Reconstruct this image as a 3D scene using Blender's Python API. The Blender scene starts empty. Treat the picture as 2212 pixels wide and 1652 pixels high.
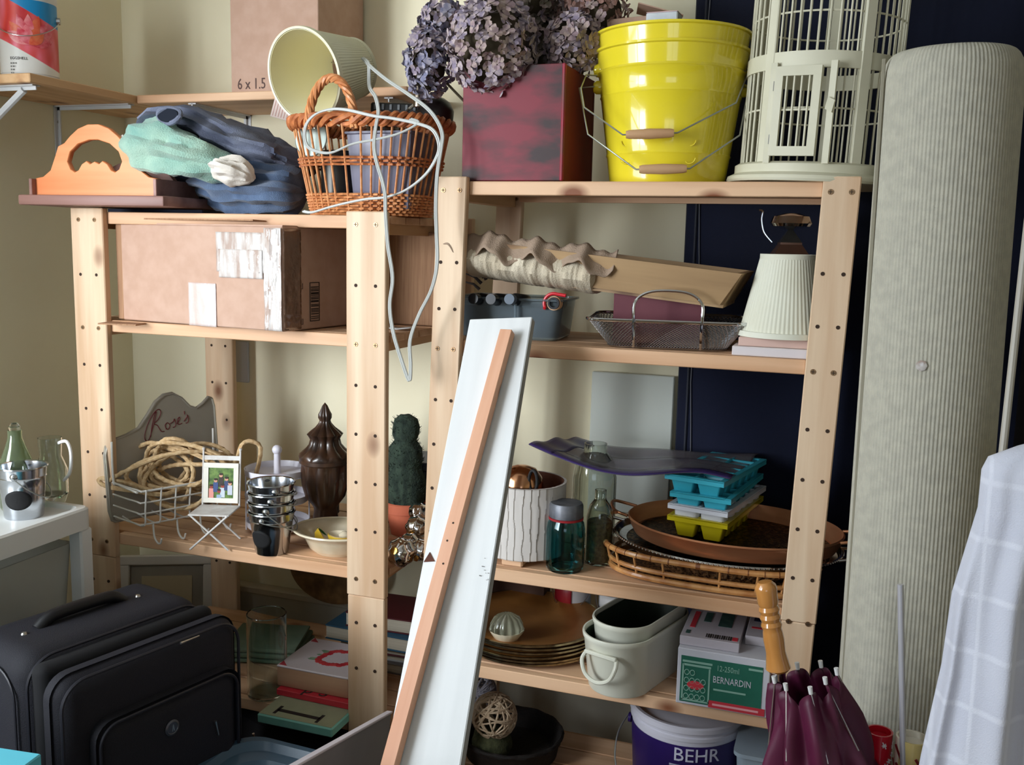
import bpy, bmesh, math, random
from mathutils import Vector, Matrix, noise
PI=math.pi; sin=math.sin; cos=math.cos
random.seed(7)
SC=bpy.context.scene; C=SC.collection
# ------------------------------------------------ camera
f=2088.63; yaw,pitch,roll=.3323,.1446,.0226
Fw=Vector((-sin(yaw)*cos(pitch),cos(yaw)*cos(pitch),-sin(pitch)))
R0=Vector((cos(yaw),sin(yaw),0)); U0=R0.cross(Fw)
Rt=R0*cos(roll)+U0*sin(roll); Up=U0*cos(roll)-R0*sin(roll)
EYE=Vector((0,0,1.45))
cd=bpy.data.cameras.new('camera'); cam=bpy.data.objects.new('camera',cd); C.objects.link(cam); SC.camera=cam
cd.sensor_width=36; cd.lens=f/2212*36; cd.clip_start=.02; cd.clip_end=50
M=Matrix.Identity(4)
for i,v in enumerate((Rt,Up,-Fw)):
    for k in range(3): M[k][i]=v[k]
M.translation=EYE; cam.matrix_world=M
def ray(x,y): return Fw+Rt*((x-1106)/f)-Up*((y-826)/f)
def at(x,y,Y): d=ray(x,y); return EYE+d*(Y/d.y)          # point of the plane Y seen at a pixel of the photograph
def on(x,y,z): d=ray(x,y); return EYE+d*((z-1.45)/d.z)    # point of the level z seen at a pixel
# ------------------------------------------------ light
w=bpy.data.worlds.new('sky'); SC.world=w; w.use_nodes=True
w.node_tree.nodes['Background'].inputs[0].default_value=(.62,.78,1,1); w.node_tree.nodes['Background'].inputs[1].default_value=1.2
def area(name,loc,to,sx,sy,power,col):
    l=bpy.data.lights.new(name,'AREA'); l.shape='RECTANGLE'; l.size=sx; l.size_y=sy; l.energy=power; l.color=col
    o=bpy.data.objects.new(name,l); C.objects.link(o); o.location=loc
    o.rotation_euler=(Vector(to)-Vector(loc)).to_track_quat('-Z','Y').to_euler(); return o
sl=area('left_unit_boost_lamp',(-2.26,-.48,1.50),(-1.45,2.1,1.15),.8,1.1,15,(.92,.96,1)); sl.data.spread=math.radians(75)  # extra narrow-spread lamp outside the left window, aimed to brighten the left unit
area('window_daylight',(-2.12,.0,1.70),(0,1.1,1.1),1.5,1.25,46,(.86,.94,1))
area('rear_fill_lamp',(.5,-2.75,1.6),(.2,1.7,1.2),1.3,1.2,6,(.84,.92,1))  # added fill lamp behind the camera, outside the made-up rear window
SC.view_settings.view_transform='Standard'; SC.view_settings.look='None'; SC.view_settings.gamma=1
SC.view_settings.use_curve_mapping=False; SC.view_settings.exposure=0.1
# ------------------------------------------------ materials
def lin(c): return tuple(((v/255)/12.92 if v/255<=.04045 else ((v/255+.055)/1.055)**2.4) for v in c)
MC={}
def mat(name,c1,c2=None,rough=.6,metal=0,scale=(8,8,8),detail=4,bump=0,bscale=None,trans=0,coat=0,alpha=1,lo=.35,hi=.65,sheen=0,ior=1.45,wave=None):
    if name in MC: return MC[name]
    m=bpy.data.materials.new(name); m.use_nodes=True; nt=m.node_tree; N=nt.nodes; L=nt.links; b=N['Principled BSDF']
    b.inputs['Roughness'].default_value=rough; b.inputs['Metallic'].default_value=metal; b.inputs['IOR'].default_value=ior
    b.inputs['Transmission Weight'].default_value=trans; b.inputs['Coat Weight'].default_value=coat; b.inputs['Alpha'].default_value=alpha
    b.inputs['Sheen Weight'].default_value=sheen
    tc=N.new('ShaderNodeTexCoord'); oi=N.new('ShaderNodeObjectInfo'); mp=N.new('ShaderNodeMapping'); ad=N.new('ShaderNodeVectorMath'); ad.operation='ADD'
    ml=N.new('ShaderNodeMath'); ml.operation='MULTIPLY'; ml.inputs[1].default_value=9; L.new(oi.outputs['Random'],ml.inputs[0])
    mp.inputs['Scale'].default_value=scale; L.new(tc.outputs['Object'],mp.inputs[0]); L.new(mp.outputs[0],ad.inputs[0]); L.new(ml.outputs[0],ad.inputs[1])
    nz=N.new('ShaderNodeTexNoise'); nz.inputs['Scale'].default_value=1; nz.inputs['Detail'].default_value=detail; L.new(ad.outputs[0],nz.inputs['Vector'])
    cr=N.new('ShaderNodeValToRGB'); e=cr.color_ramp.elements; e[0].position=lo; e[1].position=hi
    e[0].color=(*lin(c1),1); e[1].color=(*lin(c2 or c1),1); L.new(nz.outputs['Fac'],cr.inputs[0]); L.new(cr.outputs[0],b.inputs['Base Color'])
    if bump:
        bp=N.new('ShaderNodeBump'); bp.inputs['Strength'].default_value=bump; bp.inputs['Distance'].default_value=.002
        if wave:
            src=N.new('ShaderNodeTexWave'); src.bands_direction=wave; src.inputs['Scale'].default_value=bscale; src.inputs['Distortion'].default_value=.3; L.new(tc.outputs['Object'],src.inputs[0]); out=src.outputs['Fac']
        else:
            src=N.new('ShaderNodeTexNoise'); src.inputs['Scale'].default_value=bscale or 200; src.inputs['Detail'].default_value=3; L.new(tc.outputs['Object'],src.inputs[0]); out=src.outputs['Fac']
        L.new(out,bp.inputs['Height']); L.new(bp.outputs[0],b.inputs['Normal'])
    MC[name]=m; return m
def wood(name,c1,c2,knot,axis='z',rough=.55,kn=.075,coat=0):
    if name in MC: return MC[name]
    s={'x':(1.6,26,26),'y':(26,1.6,26),'z':(26,26,1.6)}[axis]; ks={'x':(5.5,9,9),'y':(9,5.5,9),'z':(9,9,5.5)}[axis]
    m=mat(name,c1,c2,rough=rough,scale=s,detail=5,coat=coat); nt=m.node_tree; N=nt.nodes; L=nt.links; b=N['Principled BSDF']
    tc=[n for n in N if n.type=='TEX_COORD'][0]; cr=[n for n in N if n.type=='VALTORGB'][0]; ml=[n for n in N if n.type=='MATH'][0]
    mp=N.new('ShaderNodeMapping'); mp.inputs['Scale'].default_value=ks; L.new(tc.outputs['Object'],mp.inputs[0]); ad=N.new('ShaderNodeVectorMath'); L.new(mp.outputs[0],ad.inputs[0]); L.new(ml.outputs[0],ad.inputs[1])
    v=N.new('ShaderNodeTexVoronoi'); v.inputs['Scale'].default_value=1; L.new(ad.outputs[0],v.inputs['Vector'])
    r=N.new('ShaderNodeValToRGB'); e=r.color_ramp.elements; e[0].position=kn; e[0].color=(1,1,1,1); e[1].position=kn*2.6; e[1].color=(0,0,0,1); L.new(v.outputs['Distance'],r.inputs[0])
    mx=N.new('ShaderNodeMix'); mx.data_type='RGBA'; L.new(r.outputs[0],mx.inputs[0]); L.new(cr.outputs[0],mx.inputs[6]); mx.inputs[7].default_value=(*lin(knot),1)
    L.new(mx.outputs[2],b.inputs['Base Color']); return m
PZ=wood('pine_upright',(200,164,130),(224,198,168),(120,78,50),'z'); PX=wood('pine_lengthwise',(200,154,116),(224,184,148),(130,75,45),'x'); PY=wood('pine_crosswise',(196,150,106),(220,180,136),(120,70,45),'y')
WALLM=mat('cream_wall_paint',(238,230,200),(240,233,204),rough=.75,bump=.08,bscale=160)
WHITE=mat('white_paint',(226,226,224),rough=.45); WPL=mat('white_plastic',(222,224,222),rough=.35)
DARKM=mat('dark_hole',(52,34,22),rough=.8); STEEL=mat('steel',(190,188,184),rough=.3,metal=1); CHROME=mat('chrome',(214,216,220),rough=.1,metal=1)
CARD=mat('cardboard',(180,146,126),(188,155,136),rough=.8,scale=(30,30,30)); CARDD=mat('cardboard_edge',(150,112,84),(170,132,100),rough=.85,scale=(200,200,8))
BLACK=mat('black_matte',(20,20,22),rough=.6); CREAMP=mat('cream_enamel',(226,224,208),(218,215,196),rough=.4,scale=(6,6,6))
GLASS=mat('clear_glass',(235,242,240),rough=.02,trans=1,ior=1.45); INK=mat('ink',(45,38,38),rough=.8)
# ------------------------------------------------ builders
MW={}
class B:
    def __init__(s): s.bm=bmesh.new(); s.mi=0
    def _m(s,fs):
        for q in fs: q.material_index=s.mi
    def box(s,c,d,rot=None,bev=0,seg=1):
        g=bmesh.ops.create_cube(s.bm,size=1); vs=g['verts']
        m=Matrix.Translation(Vector(c))@(rot.to_4x4() if rot else Matrix.Identity(4))@Matrix.Diagonal((*d,1))
        bmesh.ops.transform(s.bm,matrix=m,verts=vs)
        fs=set(q for v in vs for q in v.link_faces); s._m(fs)
        if bev:
            es=list(set(e for v in vs for e in v.link_edges)); r=bmesh.ops.bevel(s.bm,geom=es,offset=bev,segments=seg,affect='EDGES',profile=.5); s._m(r['faces'])
        return s
    def tube(s,pts,r,n=8,closed=False,lobes=0,twist=0,cap=True,amp=.22):
        P=[Vector(p) for p in pts]; N=len(P); rs=r if isinstance(r,(list,tuple)) else [r]*N; rings=[]; up=None; acc=0
        for i,p in enumerate(P):
            a=P[(i-1)%N] if closed or i>0 else p; b=P[(i+1)%N] if closed or i<N-1 else p
            t=(b-a); t=t.normalized() if t.length>1e-9 else Vector((0,0,1))
            if up is None: up=t.orthogonal().normalized()
            up=(up-t*up.dot(t)); up=up.normalized() if up.length>1e-6 else t.orthogonal().normalized()
            sd=t.cross(up)
            if i: acc+=(p-P[i-1]).length
            ring=[]
            for k in range(n):
                th=2*PI*k/n; rr=rs[i]*(1+amp*cos(lobes*th+twist*acc) if lobes else 1)
                ring.append(s.bm.verts.new(p+up*cos(th)*rr+sd*sin(th)*rr))
            rings.append(ring)
        R=range(N if closed else N-1)
        for i in R:
            A,Bq=rings[i],rings[(i+1)%N]
            for k in range(n): 
                q=s.bm.faces.new((A[k],A[(k+1)%n],Bq[(k+1)%n],Bq[k])); q.material_index=s.mi
        if cap and not closed:
            s.bm.faces.new(rings[0][::-1]).material_index=s.mi; s.bm.faces.new(rings[-1]).material_index=s.mi
        return s
    def cyl(s,a,b,r,r2=None,n=16): return s.tube([a,b],[r,r if r2 is None else r2],n)
    def lathe(s,prof,n=32,c=(0,0,0),rf=None,sx=1,sy=1,closed=False):
        c=Vector(c); rings=[]
        for (r,z) in prof:
            if r<1e-6: rings.append([s.bm.verts.new(c+Vector((0,0,z)))])
            else:
                rings.append([s.bm.verts.new(c+Vector(((rr:=(r*(rf(2*PI*k/n,z) if rf else 1)))*cos(2*PI*k/n)*sx,rr*sin(2*PI*k/n)*sy,z))) for k in range(n)])
        idx=list(range(len(rings)-1))+([len(rings)-1] if closed else [])
        for i in idx:
            A,Bq=rings[i],rings[(i+1)%len(rings)]
            for k in range(n):
                k2=(k+1)%n
                if len(A)==1 and len(Bq)==1: continue
                if len(A)==1: v=(A[0],Bq[k2],Bq[k])
                elif len(Bq)==1: v=(A[k],A[k2],Bq[0])
                else: v=(A[k],A[k2],Bq[k2],Bq[k])
                s.bm.faces.new(v).material_index=s.mi
        return s
    def sheet(s,fn,nu,nv,cu=False,cap=False):
        g=[[s.bm.verts.new(Vector(fn(i/nu,j/nv))) for j in range(nv+1)] for i in range(nu if cu else nu+1)]
        for i in range(nu):
            for j in range(nv):
                a,b=g[i],g[(i+1)%len(g)]
                s.bm.faces.new((a[j],b[j],b[j+1],a[j+1])).material_index=s.mi
        if cap and cu:
            s.bm.faces.new([r[0] for r in g][::-1]).material_index=s.mi; s.bm.faces.new([r[-1] for r in g]).material_index=s.mi
        return s
    def prism(s,poly,z0,z1,fr=None):
        fr=fr or (lambda p:p); a=[s.bm.verts.new(Vector(fr((x,y,z0)))) for x,y in poly]; b=[s.bm.verts.new(Vector(fr((x,y,z1)))) for x,y in poly]; n=len(a)
        s.bm.faces.new(a[::-1]).material_index=s.mi; s.bm.faces.new(b).material_index=s.mi
        for i in range(n): s.bm.faces.new((a[i],a[(i+1)%n],b[(i+1)%n],b[i])).material_index=s.mi
        return s
    def noise(s,amp,sc,seed=0):
        s.bm.normal_update()
        for v in s.bm.verts: v.co+=v.normal*noise.noise(v.co*sc+Vector((seed,seed*2,0)))*amp
        return s
    def done(s,name,m,parent=None,world=False,smooth=True,label=None,cat=None,group=None,kind=None,ang=35,solid=0,sub=0,recalc=True):
        if recalc: bmesh.ops.recalc_face_normals(s.bm,faces=s.bm.faces[:])
        me=bpy.data.meshes.new(name)
        loc=None
        if parent is not None and world: bmesh.ops.transform(s.bm,matrix=MW[parent.name].inverted(),verts=s.bm.verts)
        if parent is None:
            cs=[v.co for v in s.bm.verts]; mn=Vector((min(c[i] for c in cs) for i in range(3))); mx=Vector((max(c[i] for c in cs) for i in range(3)))
            loc=Vector(((mn.x+mx.x)/2,(mn.y+mx.y)/2,mn.z)); bmesh.ops.translate(s.bm,vec=-loc,verts=s.bm.verts)
        s.bm.to_mesh(me); s.bm.free()
        for q in (m if isinstance(m,(list,tuple)) else [m]): me.materials.append(q)
        if smooth: me.shade_smooth(); me.set_sharp_from_angle(angle=math.radians(ang))
        o=bpy.data.objects.new(name,me); C.objects.link(o)
        if parent: o.parent=parent
        if loc is not None: o.location=loc
        MW[o.name]=(MW[parent.name] if parent else Matrix.Translation(loc))
        if solid: md=o.modifiers.new('thickness','SOLIDIFY'); md.thickness=solid; md.offset=0
        if sub: md=o.modifiers.new('subdivision','SUBSURF'); md.levels=sub; md.render_levels=sub
        for k,v in (('label',label),('category',cat),('group',group),('kind',kind)):
            if v: o[k]=v
        return o
def thing(name,label,cat,loc=(0,0,0),rz=0,group=None,rot=None):
    o=bpy.data.objects.new(name,None); o.empty_display_size=.05; C.objects.link(o); o.location=loc
    o.rotation_euler=rot.to_euler() if rot else (0,0,rz)
    MW[o.name]=Matrix.Translation(Vector(loc))@(rot.to_4x4() if rot else Matrix.Rotation(rz,4,'Z'))
    o['label']=label; o['category']=cat
    if group: o['group']=group
    return o
def kids(o): return [c for c in C.objects if c.parent==o]
def dup(o,loc,rz=None,label=None,parent=None,rot=None):
    c=o.copy(); C.objects.link(c); c.location=loc
    if parent: c.parent=parent
    if rz is not None: c.rotation_euler=(0,0,rz)
    if rot is not None: c.rotation_euler=rot.to_euler()
    if label: c['label']=label
    MW[c.name]=Matrix.Translation(Vector(loc))@c.rotation_euler.to_matrix().to_4x4()
    for k in kids(o):
        d=k.copy(); C.objects.link(d); d.parent=c
        for g in kids(k):
            e=g.copy(); C.objects.link(e); e.parent=d
    return c
def part_copy(o,loc,rot=None,parent=None):
    c=o.copy(); C.objects.link(c); c.location=loc
    if rot is not None: c.rotation_euler=rot
    if parent: c.parent=parent
    return c
def Rz(a): return Matrix.Rotation(a,3,'Z')
def Rx(a): return Matrix.Rotation(a,3,'X')
def Ry(a): return Matrix.Rotation(a,3,'Y')
def basis(x,y,z):
    m=Matrix.Identity(3)
    for i,v in enumerate((x,y,z)):
        for k in range(3): m[k][i]=v[k]
    return m
def text(s,size,m,parent,loc,rot,name='lettering',ext=.0004,shear=0,sx=1,align='LEFT'):
    cu=bpy.data.curves.new(name,'FONT'); cu.body=s; cu.size=size; cu.extrude=ext; cu.shear=shear; cu.align_x=align; cu.resolution_u=2
    t=bpy.data.objects.new(name,cu); me=bpy.data.meshes.new_from_object(t); bpy.data.objects.remove(t)
    if sx!=1: me.transform(Matrix.Diagonal((sx,1,1,1)))
    me.materials.append(m); o=bpy.data.objects.new(name,me); C.objects.link(o); o.parent=parent; o.location=loc; o.rotation_euler=rot.to_euler(); MW[o.name]=MW[parent.name]; return o
FRONT=basis((1,0,0),(0,0,1),(0,-1,0))     # lettering lying in the x-z plane, facing the viewer side
def smooth_pts(p,k=6,closed=False):
    P=[Vector(q) for q in p]; n=len(P); out=[]
    R=range(n if closed else n-1)
    for i in R:
        g=(lambda j:P[j%n]) if closed else (lambda j:P[max(0,min(n-1,j))])
        a,b,c,d=g(i-1),g(i),g(i+1),g(i+2)
        for j in range(k):
            t=j/k; out.append(.5*((2*b)+(c-a)*t+(2*a-5*b+4*c-d)*t*t+(3*b-a-3*c+d)*t**3))
    if not closed: out.append(P[-1])
    return out
def plate(outline,holes,thick,name):       # flat board of any outline with holes, mesh in local x-y, thickness in z
    cu=bpy.data.curves.new(name,'CURVE'); cu.dimensions='2D'; cu.fill_mode='BOTH'; cu.extrude=thick/2; cu.bevel_depth=.0012; cu.bevel_resolution=0
    for L in [outline]+holes:
        sp=cu.splines.new('POLY'); sp.points.add(len(L)-1)
        for p,q in zip(sp.points,L): p.co=(q[0],q[1],0,1)
        sp.use_cyclic_u=True
    t=bpy.data.objects.new(name,cu); me=bpy.data.meshes.new_from_object(t); bpy.data.objects.remove(t); return me
# ------------------------------------------------ the room
WX,WY=-1.96,2.285
def struct(name,c,d,m,bev=0):
    return B().box(c,d,bev=bev).done(name,m,kind='structure',smooth=False)
def struct_b(b,name,m): return b.done(name,m,kind='structure',smooth=False)
FLOORM=wood('floor_boards',(104,78,56),(130,98,70),(80,50,34),'x'); CEILM=mat('ceiling_paint',(228,226,218),rough=.8)
struct('floor',(.3,-.2,-.05),(4.7,5.2,.1),FLOORM); struct('ceiling',(.3,-.2,2.55),(4.7,5.2,.1),CEILM)
struct('wall_back',(.3,WY+.05,1.25),(4.7,.1,2.5),WALLM); struct('wall_right',(2.55,-.2,1.25),(.1,4.9,2.5),WALLM)
wy0,wy1,wz0,wz1=-.80,.90,.95,2.25
b=B(); b.box((WX-.05,(wy1+WY)/2,1.25),(.1,WY-wy1,2.5)); b.box((WX-.05,(-2.65+wy0)/2,1.25),(.1,wy0+2.65,2.5))
b.box((WX-.05,(wy0+wy1)/2,wz0/2),(.1,wy1-wy0,wz0)); b.box((WX-.05,(wy0+wy1)/2,(wz1+2.5)/2),(.1,wy1-wy0,2.5-wz1)); struct_b(b,'wall_left',WALLM)
b=B(); b.box((-1.1,-2.65,1.25),(1.9,.1,2.5)); b.box((1.9,-2.65,1.25),(1.4,.1,2.5)); b.box((.5,-2.65,.45),(1.4,.1,.9)); b.box((.5,-2.65,2.35),(1.4,.1,.3)); struct_b(b,'wall_rear',WALLM)
def window(name,c,wd,ht,alongx):
    b=B(); ex=(lambda u,v,du,dv:(b.box((c[0]+u,c[1],c[2]+v),(du,.06,dv)) if alongx else b.box((c[0],c[1]+u,c[2]+v),(.06,du,dv))))
    for u in (-wd/2+.025,wd/2-.025): ex(u,0,.05,ht)
    for v in (-ht/2+.025,ht/2-.025): ex(0,v,wd,.05)
    ex(0,0,.045,ht); ex(0,.1,wd,.03)
    o=struct_b(b,name,WHITE); return o
window('window_1',(WX-.05,(wy0+wy1)/2,(wz0+wz1)/2),wy1-wy0,wz1-wz0,False)
window('added_rear_window',(.5,-2.65,1.55),1.4,1.3,True)  # unseen window added to the rear wall to let fill light in
LEDM=mat('ledge_paint',(196,190,172),(184,176,158),rough=.6)
b=B(); b.box((-.85,WY-.012,.225),(2.2,.024,.45)); b.box((-.85,WY-.019,.455),(2.2,.038,.02),bev=.003); struct_b(b,'trim_1',LEDM)
struct('baseboard_left',(WX+.008,.9,.06),(.016,2.74,.12),WHITE)
# wall switch plate
sw=B().box((-1.600,WY-.004,1.102),(.075,.008,.115),bev=.002).done('switch_plate',mat('switch_plastic',(198,204,214),rough=.4),label='small pale grey wall plate beside the back post of the left shelving',cat='wall plate')
# navy upholstered panel
NAVY=mat('navy_fabric',(10,16,38),(13,21,48),rough=.9,scale=(3,3,3),bump=.3,bscale=600)
nv=thing('fabric_panel','tall dark navy fabric-covered panel standing against the back wall','panel',(.62,2.235,0))
B().box((.0,0,1.15),(1.96,.05,2.3),bev=.012,seg=2).done('panel_body',NAVY,nv)
B().tube([(-.955,-.026,.02),(-.955,-.026,2.28)],.0035,6).done('piping',mat('navy_piping',(34,38,52),rough=.7),nv)
B().tube([(-.945+.004*sin(i*1.3),-.028,.1+i*.08) for i in range(27)],.0012,5).done('loose_thread',mat('grey_thread',(110,112,120)),nv)
# ------------------------------------------------ wall shelves
SH=1.789
s=thing('wall_shelf','pine plank wall shelf on the left wall holding the paint can','shelf',(WX,1.99,SH-.02))
B().box((.125,0,.01),(.25,.575,.02),bev=.002).done('plank',PY,s)
BRK=mat('white_bracket',(214,216,218),rough=.4)
def bracket(parent,mw,brace,ln=.235):
    b=B(); b.box((.0015,0,-.075),(.003,.022,.15)); b.box((ln/2,0,-.0015),(ln,.022,.003)); b.box((ln/2,0,-.006),(ln,.003,.01)); b.box((.006,0,-.075),(.01,.003,.15))
    if brace: b.tube([(.004,0,-.15),(.2,0,-.01)],.008,8)
    o=b.done('bracket',BRK,parent); o.matrix_local=mw; 
    for z in (-.04,-.11):
        q=B().cyl((.003,0,z),(.0055,0,z),.004,n=10).done('screw',STEEL,o)
    return o
bracket(s,Matrix.Translation((0,.045,0)),False); bracket(s,Matrix.Translation((0,-.255,0)),True)
s2=thing('wall_shelf','pine plank wall shelf on the back wall under the tall cardboard box','shelf',(-1.32,WY,SH-.02))
B().box((-.015,-.128,.01),(.74,.25,.02),bev=.002).done('plank',PX,s2)
for xx in (-.235,.3): bracket(s2,Matrix.Translation((xx,0,0))@Matrix.Rotation(-PI/2,4,'Z'),False)
# ------------------------------------------------ shelving units
def screw(parent,p,d=(0,-1,0)):
    return p
scr0=None
def make_unit(label,ox,fy,W,D,zt,pw,lean,shelves,joins,pitch,z0,th=.018,hoff=.022,slats=6,rail_x=None):
    global scr0
    u=thing('shelving_unit',label,'shelving unit',(ox,fy,0))
    lx=lambda z: lean*(z-zt)
    posts=[]
    def post(x,y,zb,ztop,name,wd):
        b=B(); b.box((x+wd/2,y+th/2,(zb+ztop)/2),(wd,th,ztop-zb),bev=.002)
        for v in b.bm.verts: v.co.x+=lx(v.co.z)
        o=b.done(name,PZ,u); return o
    for (x,y) in ((0,0),(W-pw,0),(0,D-th),(W-pw,D-th)):
        zj=joins
        o=post(x,y,zj,zt,'post',pw); e=post(x+.0015,y+.001,.0,zj-.0005,'post_extension',pw-.003)
        hb=B(); he=B(); yy=y
        z=z0
        while z>.05:
            if all(abs(z-q)>.035 for q in shelves):
                for sgn in (-1,1):
                    X=x+pw/2+sgn*hoff+lx(z)
                    (hb if z>zj else he).cyl((X,yy+.002,z),(X,yy-.0006,z),.0036,n=10)
            z-=pitch
        hb.done('dowel_hole',DARKM,o,kind='stuff'); he.done('dowel_hole',DARKM,e,kind='stuff')
        for q in shelves:
            for sgn in (-1,1):
                zz=q-.018+.006*sgn*0; X=x+pw/2+sgn*hoff+lx(zz)
                if scr0 is None:
                    bb=B(); bb.cyl((0,.001,0),(0,-.0012,0),.0052,.0046,n=12); bb.mi=1; bb.box((0,-.0013,0),(.007,.0006,.0012)); bb.box((0,-.0013,0),(.0012,.0006,.007))
                    scr0=bb.done('screw',[mat('brass_screw',(150,122,92),rough=.4,metal=.9),DARKM],o); scr0.location=(X,yy,zz)
                else: part_copy(scr0,(X,yy,zz),parent=(o if zz>zj else e))
    for q,edge in zip(shelves,[.026]*len(shelves)):
        x0=pw+lx(q); 
        sh=B().box((W/2+lx(q),th+.006,q-edge/2),(W-2*pw+.0,.018,edge),bev=.0015).done('shelf',PX,u)
        B().box((W/2+lx(q),D-th-.012,q-edge/2-.002),(W-2*pw,.018,edge-.004)).done('rear_rail',PX,sh)
        for xx in (pw/2,W-pw/2): B().box((xx+lx(q),D/2,q-.022),(.03,D-2*th-.004,.03)).done('cross_rail',PY,sh)
        n=slats; w0=(D-2*th-.03)/n
        for i in range(n):
            y=th+.018+w0*(i+.5)
            B().box((W/2+lx(q),y,q-.0075),(W-.012,w0-.006 if n>1 else w0,.015),bev=.0012).done('slat',PX,sh)
    return u
LX,LY=-1.6507,1.7396
UL=make_unit('left pine shelving unit with wide posts, under the wicker basket',LX,LY,.78,.484,1.503,.0885,0,[1.495,1.255,.76,.415],.705,.1015,1.356)
RX,RY=-.7717,1.763
UR=make_unit('right pine shelving unit with narrow posts, leaning slightly, under the yellow bucket',RX,RY,.779,.356,1.572,.062,.0287,[1.564,1.254,.793,.578,.30],.775,.0915,1.407,hoff=.017,slats=4)
# ================================================ wall shelf things
def can(name,label,cat,loc,r,h,lid,body,lw,rz=0,group=None,handle=True):
    t=thing(name,label,cat,loc,rz,group)
    B().lathe([(0,0),(r*.97,0),(r,.004),(r,.009),(r*.965,.013),(r*.965,h-.02),(r,h-.016),(r,h-.004),(r*.97,h),(0,h)],40).done('can_body',body,t)
    B().lathe([(0,h),(r*.8,h),(r*.84,h+.003),(r*.9,h+.003),(r*.93,h),(r*.93,h-.002),(0,h-.002)],40).done('lid',lid,t)
    if lw:
        B().lathe([(r*.972,.016),(r*.982,.016),(r*.982,h-.024),(r*.972,h-.024)],40,closed=True).done('paper_label',lw,t)
    if handle:
        for a in (-1,1): B().cyl((a*r*.95,0,h*.72),(a*(r+.006),0,h*.72),.008,n=12).done('handle_ear',STEEL,t)
        B().tube([((r+.005)*cos(u),-(r+.012)*sin(u)*.98,h*.72-.05*sin(u)) for u in [PI*i/24 for i in range(25)]],.0012,6).done('wire_handle',STEEL,t)
    return t
def flower_label(name):     # printed label: turquoise band, petals in pink and orange, white foot swoosh
    m=mat(name,(232,232,228),rough=.35); nt=m.node_tree; N=nt.nodes; L=nt.links; b=N['Principled BSDF']
    tc=N.new('ShaderNodeTexCoord'); sp=N.new('ShaderNodeSeparateXYZ'); L.new(tc.outputs['Object'],sp.inputs[0])
    mq=N.new('ShaderNodeMapping'); mq.inputs['Scale'].default_value=(46,46,20); mq.inputs['Rotation'].default_value=(0,.35,0); L.new(tc.outputs['Object'],mq.inputs[0]); wv=N.new('ShaderNodeTexVoronoi'); wv.feature='SMOOTH_F1'; wv.inputs['Scale'].default_value=1; L.new(mq.outputs[0],wv.inputs['Vector'])
    cr=N.new('ShaderNodeValToRGB'); e=cr.color_ramp.elements; e[0].color=(*lin((196,30,52)),1); e[1].color=(*lin((238,128,140)),1); x=e.new(.55); x.color=(*lin((222,70,60)),1); L.new(wv.outputs['Distance'],cr.inputs[0]); e[0].position=.12; cr.color_ramp.elements[0].color=(*lin((240,120,140)),1); cr.color_ramp.elements[-1].color=(*lin((190,30,50)),1); cr.color_ramp.elements[-1].position=.75
    def thr(expr,z,soft=.0008):
        s=N.new('ShaderNodeMapRange'); s.inputs[1].default_value=z-soft; s.inputs[2].default_value=z+soft; L.new(expr,s.inputs[0]); return s.outputs[0]
    ml=N.new('ShaderNodeMath'); ml.operation='MULTIPLY_ADD'; ml.inputs[1].default_value=.55; L.new(sp.outputs['X'],ml.inputs[0]); L.new(sp.outputs['Z'],ml.inputs[2])
    m1=N.new('ShaderNodeMix'); m1.data_type='RGBA'; L.new(thr(ml.outputs[0],.062),m1.inputs[0]); m1.inputs[6].default_value=(*lin((232,232,228)),1); L.new(cr.outputs[0],m1.inputs[7])
    m2=N.new('ShaderNodeMix'); m2.data_type='RGBA'; L.new(thr(ml.outputs[0],.158),m2.inputs[0]); L.new(m1.outputs[2],m2.inputs[6]); m2.inputs[7].default_value=(*lin((24,140,200)),1)
    L.new(m2.outputs[2],b.inputs['Base Color']); return m
p=on(66,166,SH); p=at(66,166,1.83)
pc=can('paint_can','large paint can with a pink flower label on the left wall shelf','paint can',(p.x,1.83,SH),.063,.20,STEEL,WHITE,flower_label('flower_print'),rz=.6)
GI=mat('grey_print',(150,150,150),rough=.6)
def curved_text(s,size,m,parent,R,a0,z,ext=.0003):
    x=0
    o=text(s,size,m,parent,(0,0,0),Matrix.Identity(3),ext=ext)
    for v in o.data.vertices:
        a=a0+v.co.x/R; rr=R+.0004+v.co.z; v.co=Vector((rr*sin(a),-rr*cos(a),z+v.co.y))
    return o
for k,(a_,L_,cc) in enumerate(((.25,.060,0),(.55,.066,1),(.9,.070,0),(1.25,.072,2),(1.57,.070,1),(1.9,.072,0),(2.25,.066,2),(2.6,.056,1),(1.1,.046,2),(1.7,.046,1),(2.1,.044,0),(.7,.042,2))):
    cx_,cz_=.012,.078
    def pf(u,v,a_=a_,L_=L_,k=k):
        w_=.0115*sin(PI*min(1,u*1.02))**.8*(2*v-1); x=cx_+L_*u*cos(a_)-w_*sin(a_); z=cz_+L_*u*sin(a_)*.95+w_*cos(a_); th=-PI/2+max(-1.5,min(1.5,x/.0622)); rr_=.0624+.00012*k; return (rr_*cos(th),rr_*sin(th),min(z,.172))
    B().sheet(pf,10,4).done('petal_print',mat('petal_%d'%cc,((214,50,70),(232,96,112),(224,84,60))[cc],((240,140,150),(244,160,160),(236,130,90))[cc],rough=.35,scale=(60,60,60)),pc)
curved_text('EGGSHELL',.0085,INK,pc,.0619,-.5,.044)
for i in range(4): curved_text(['premium interior paint','washable finish','acrylic latex','net 3.7 L'][i] if False else 'III IIII III'[:12-i*2],.005,GI,pc,.0619,-.5,.034-i*.007)
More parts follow.
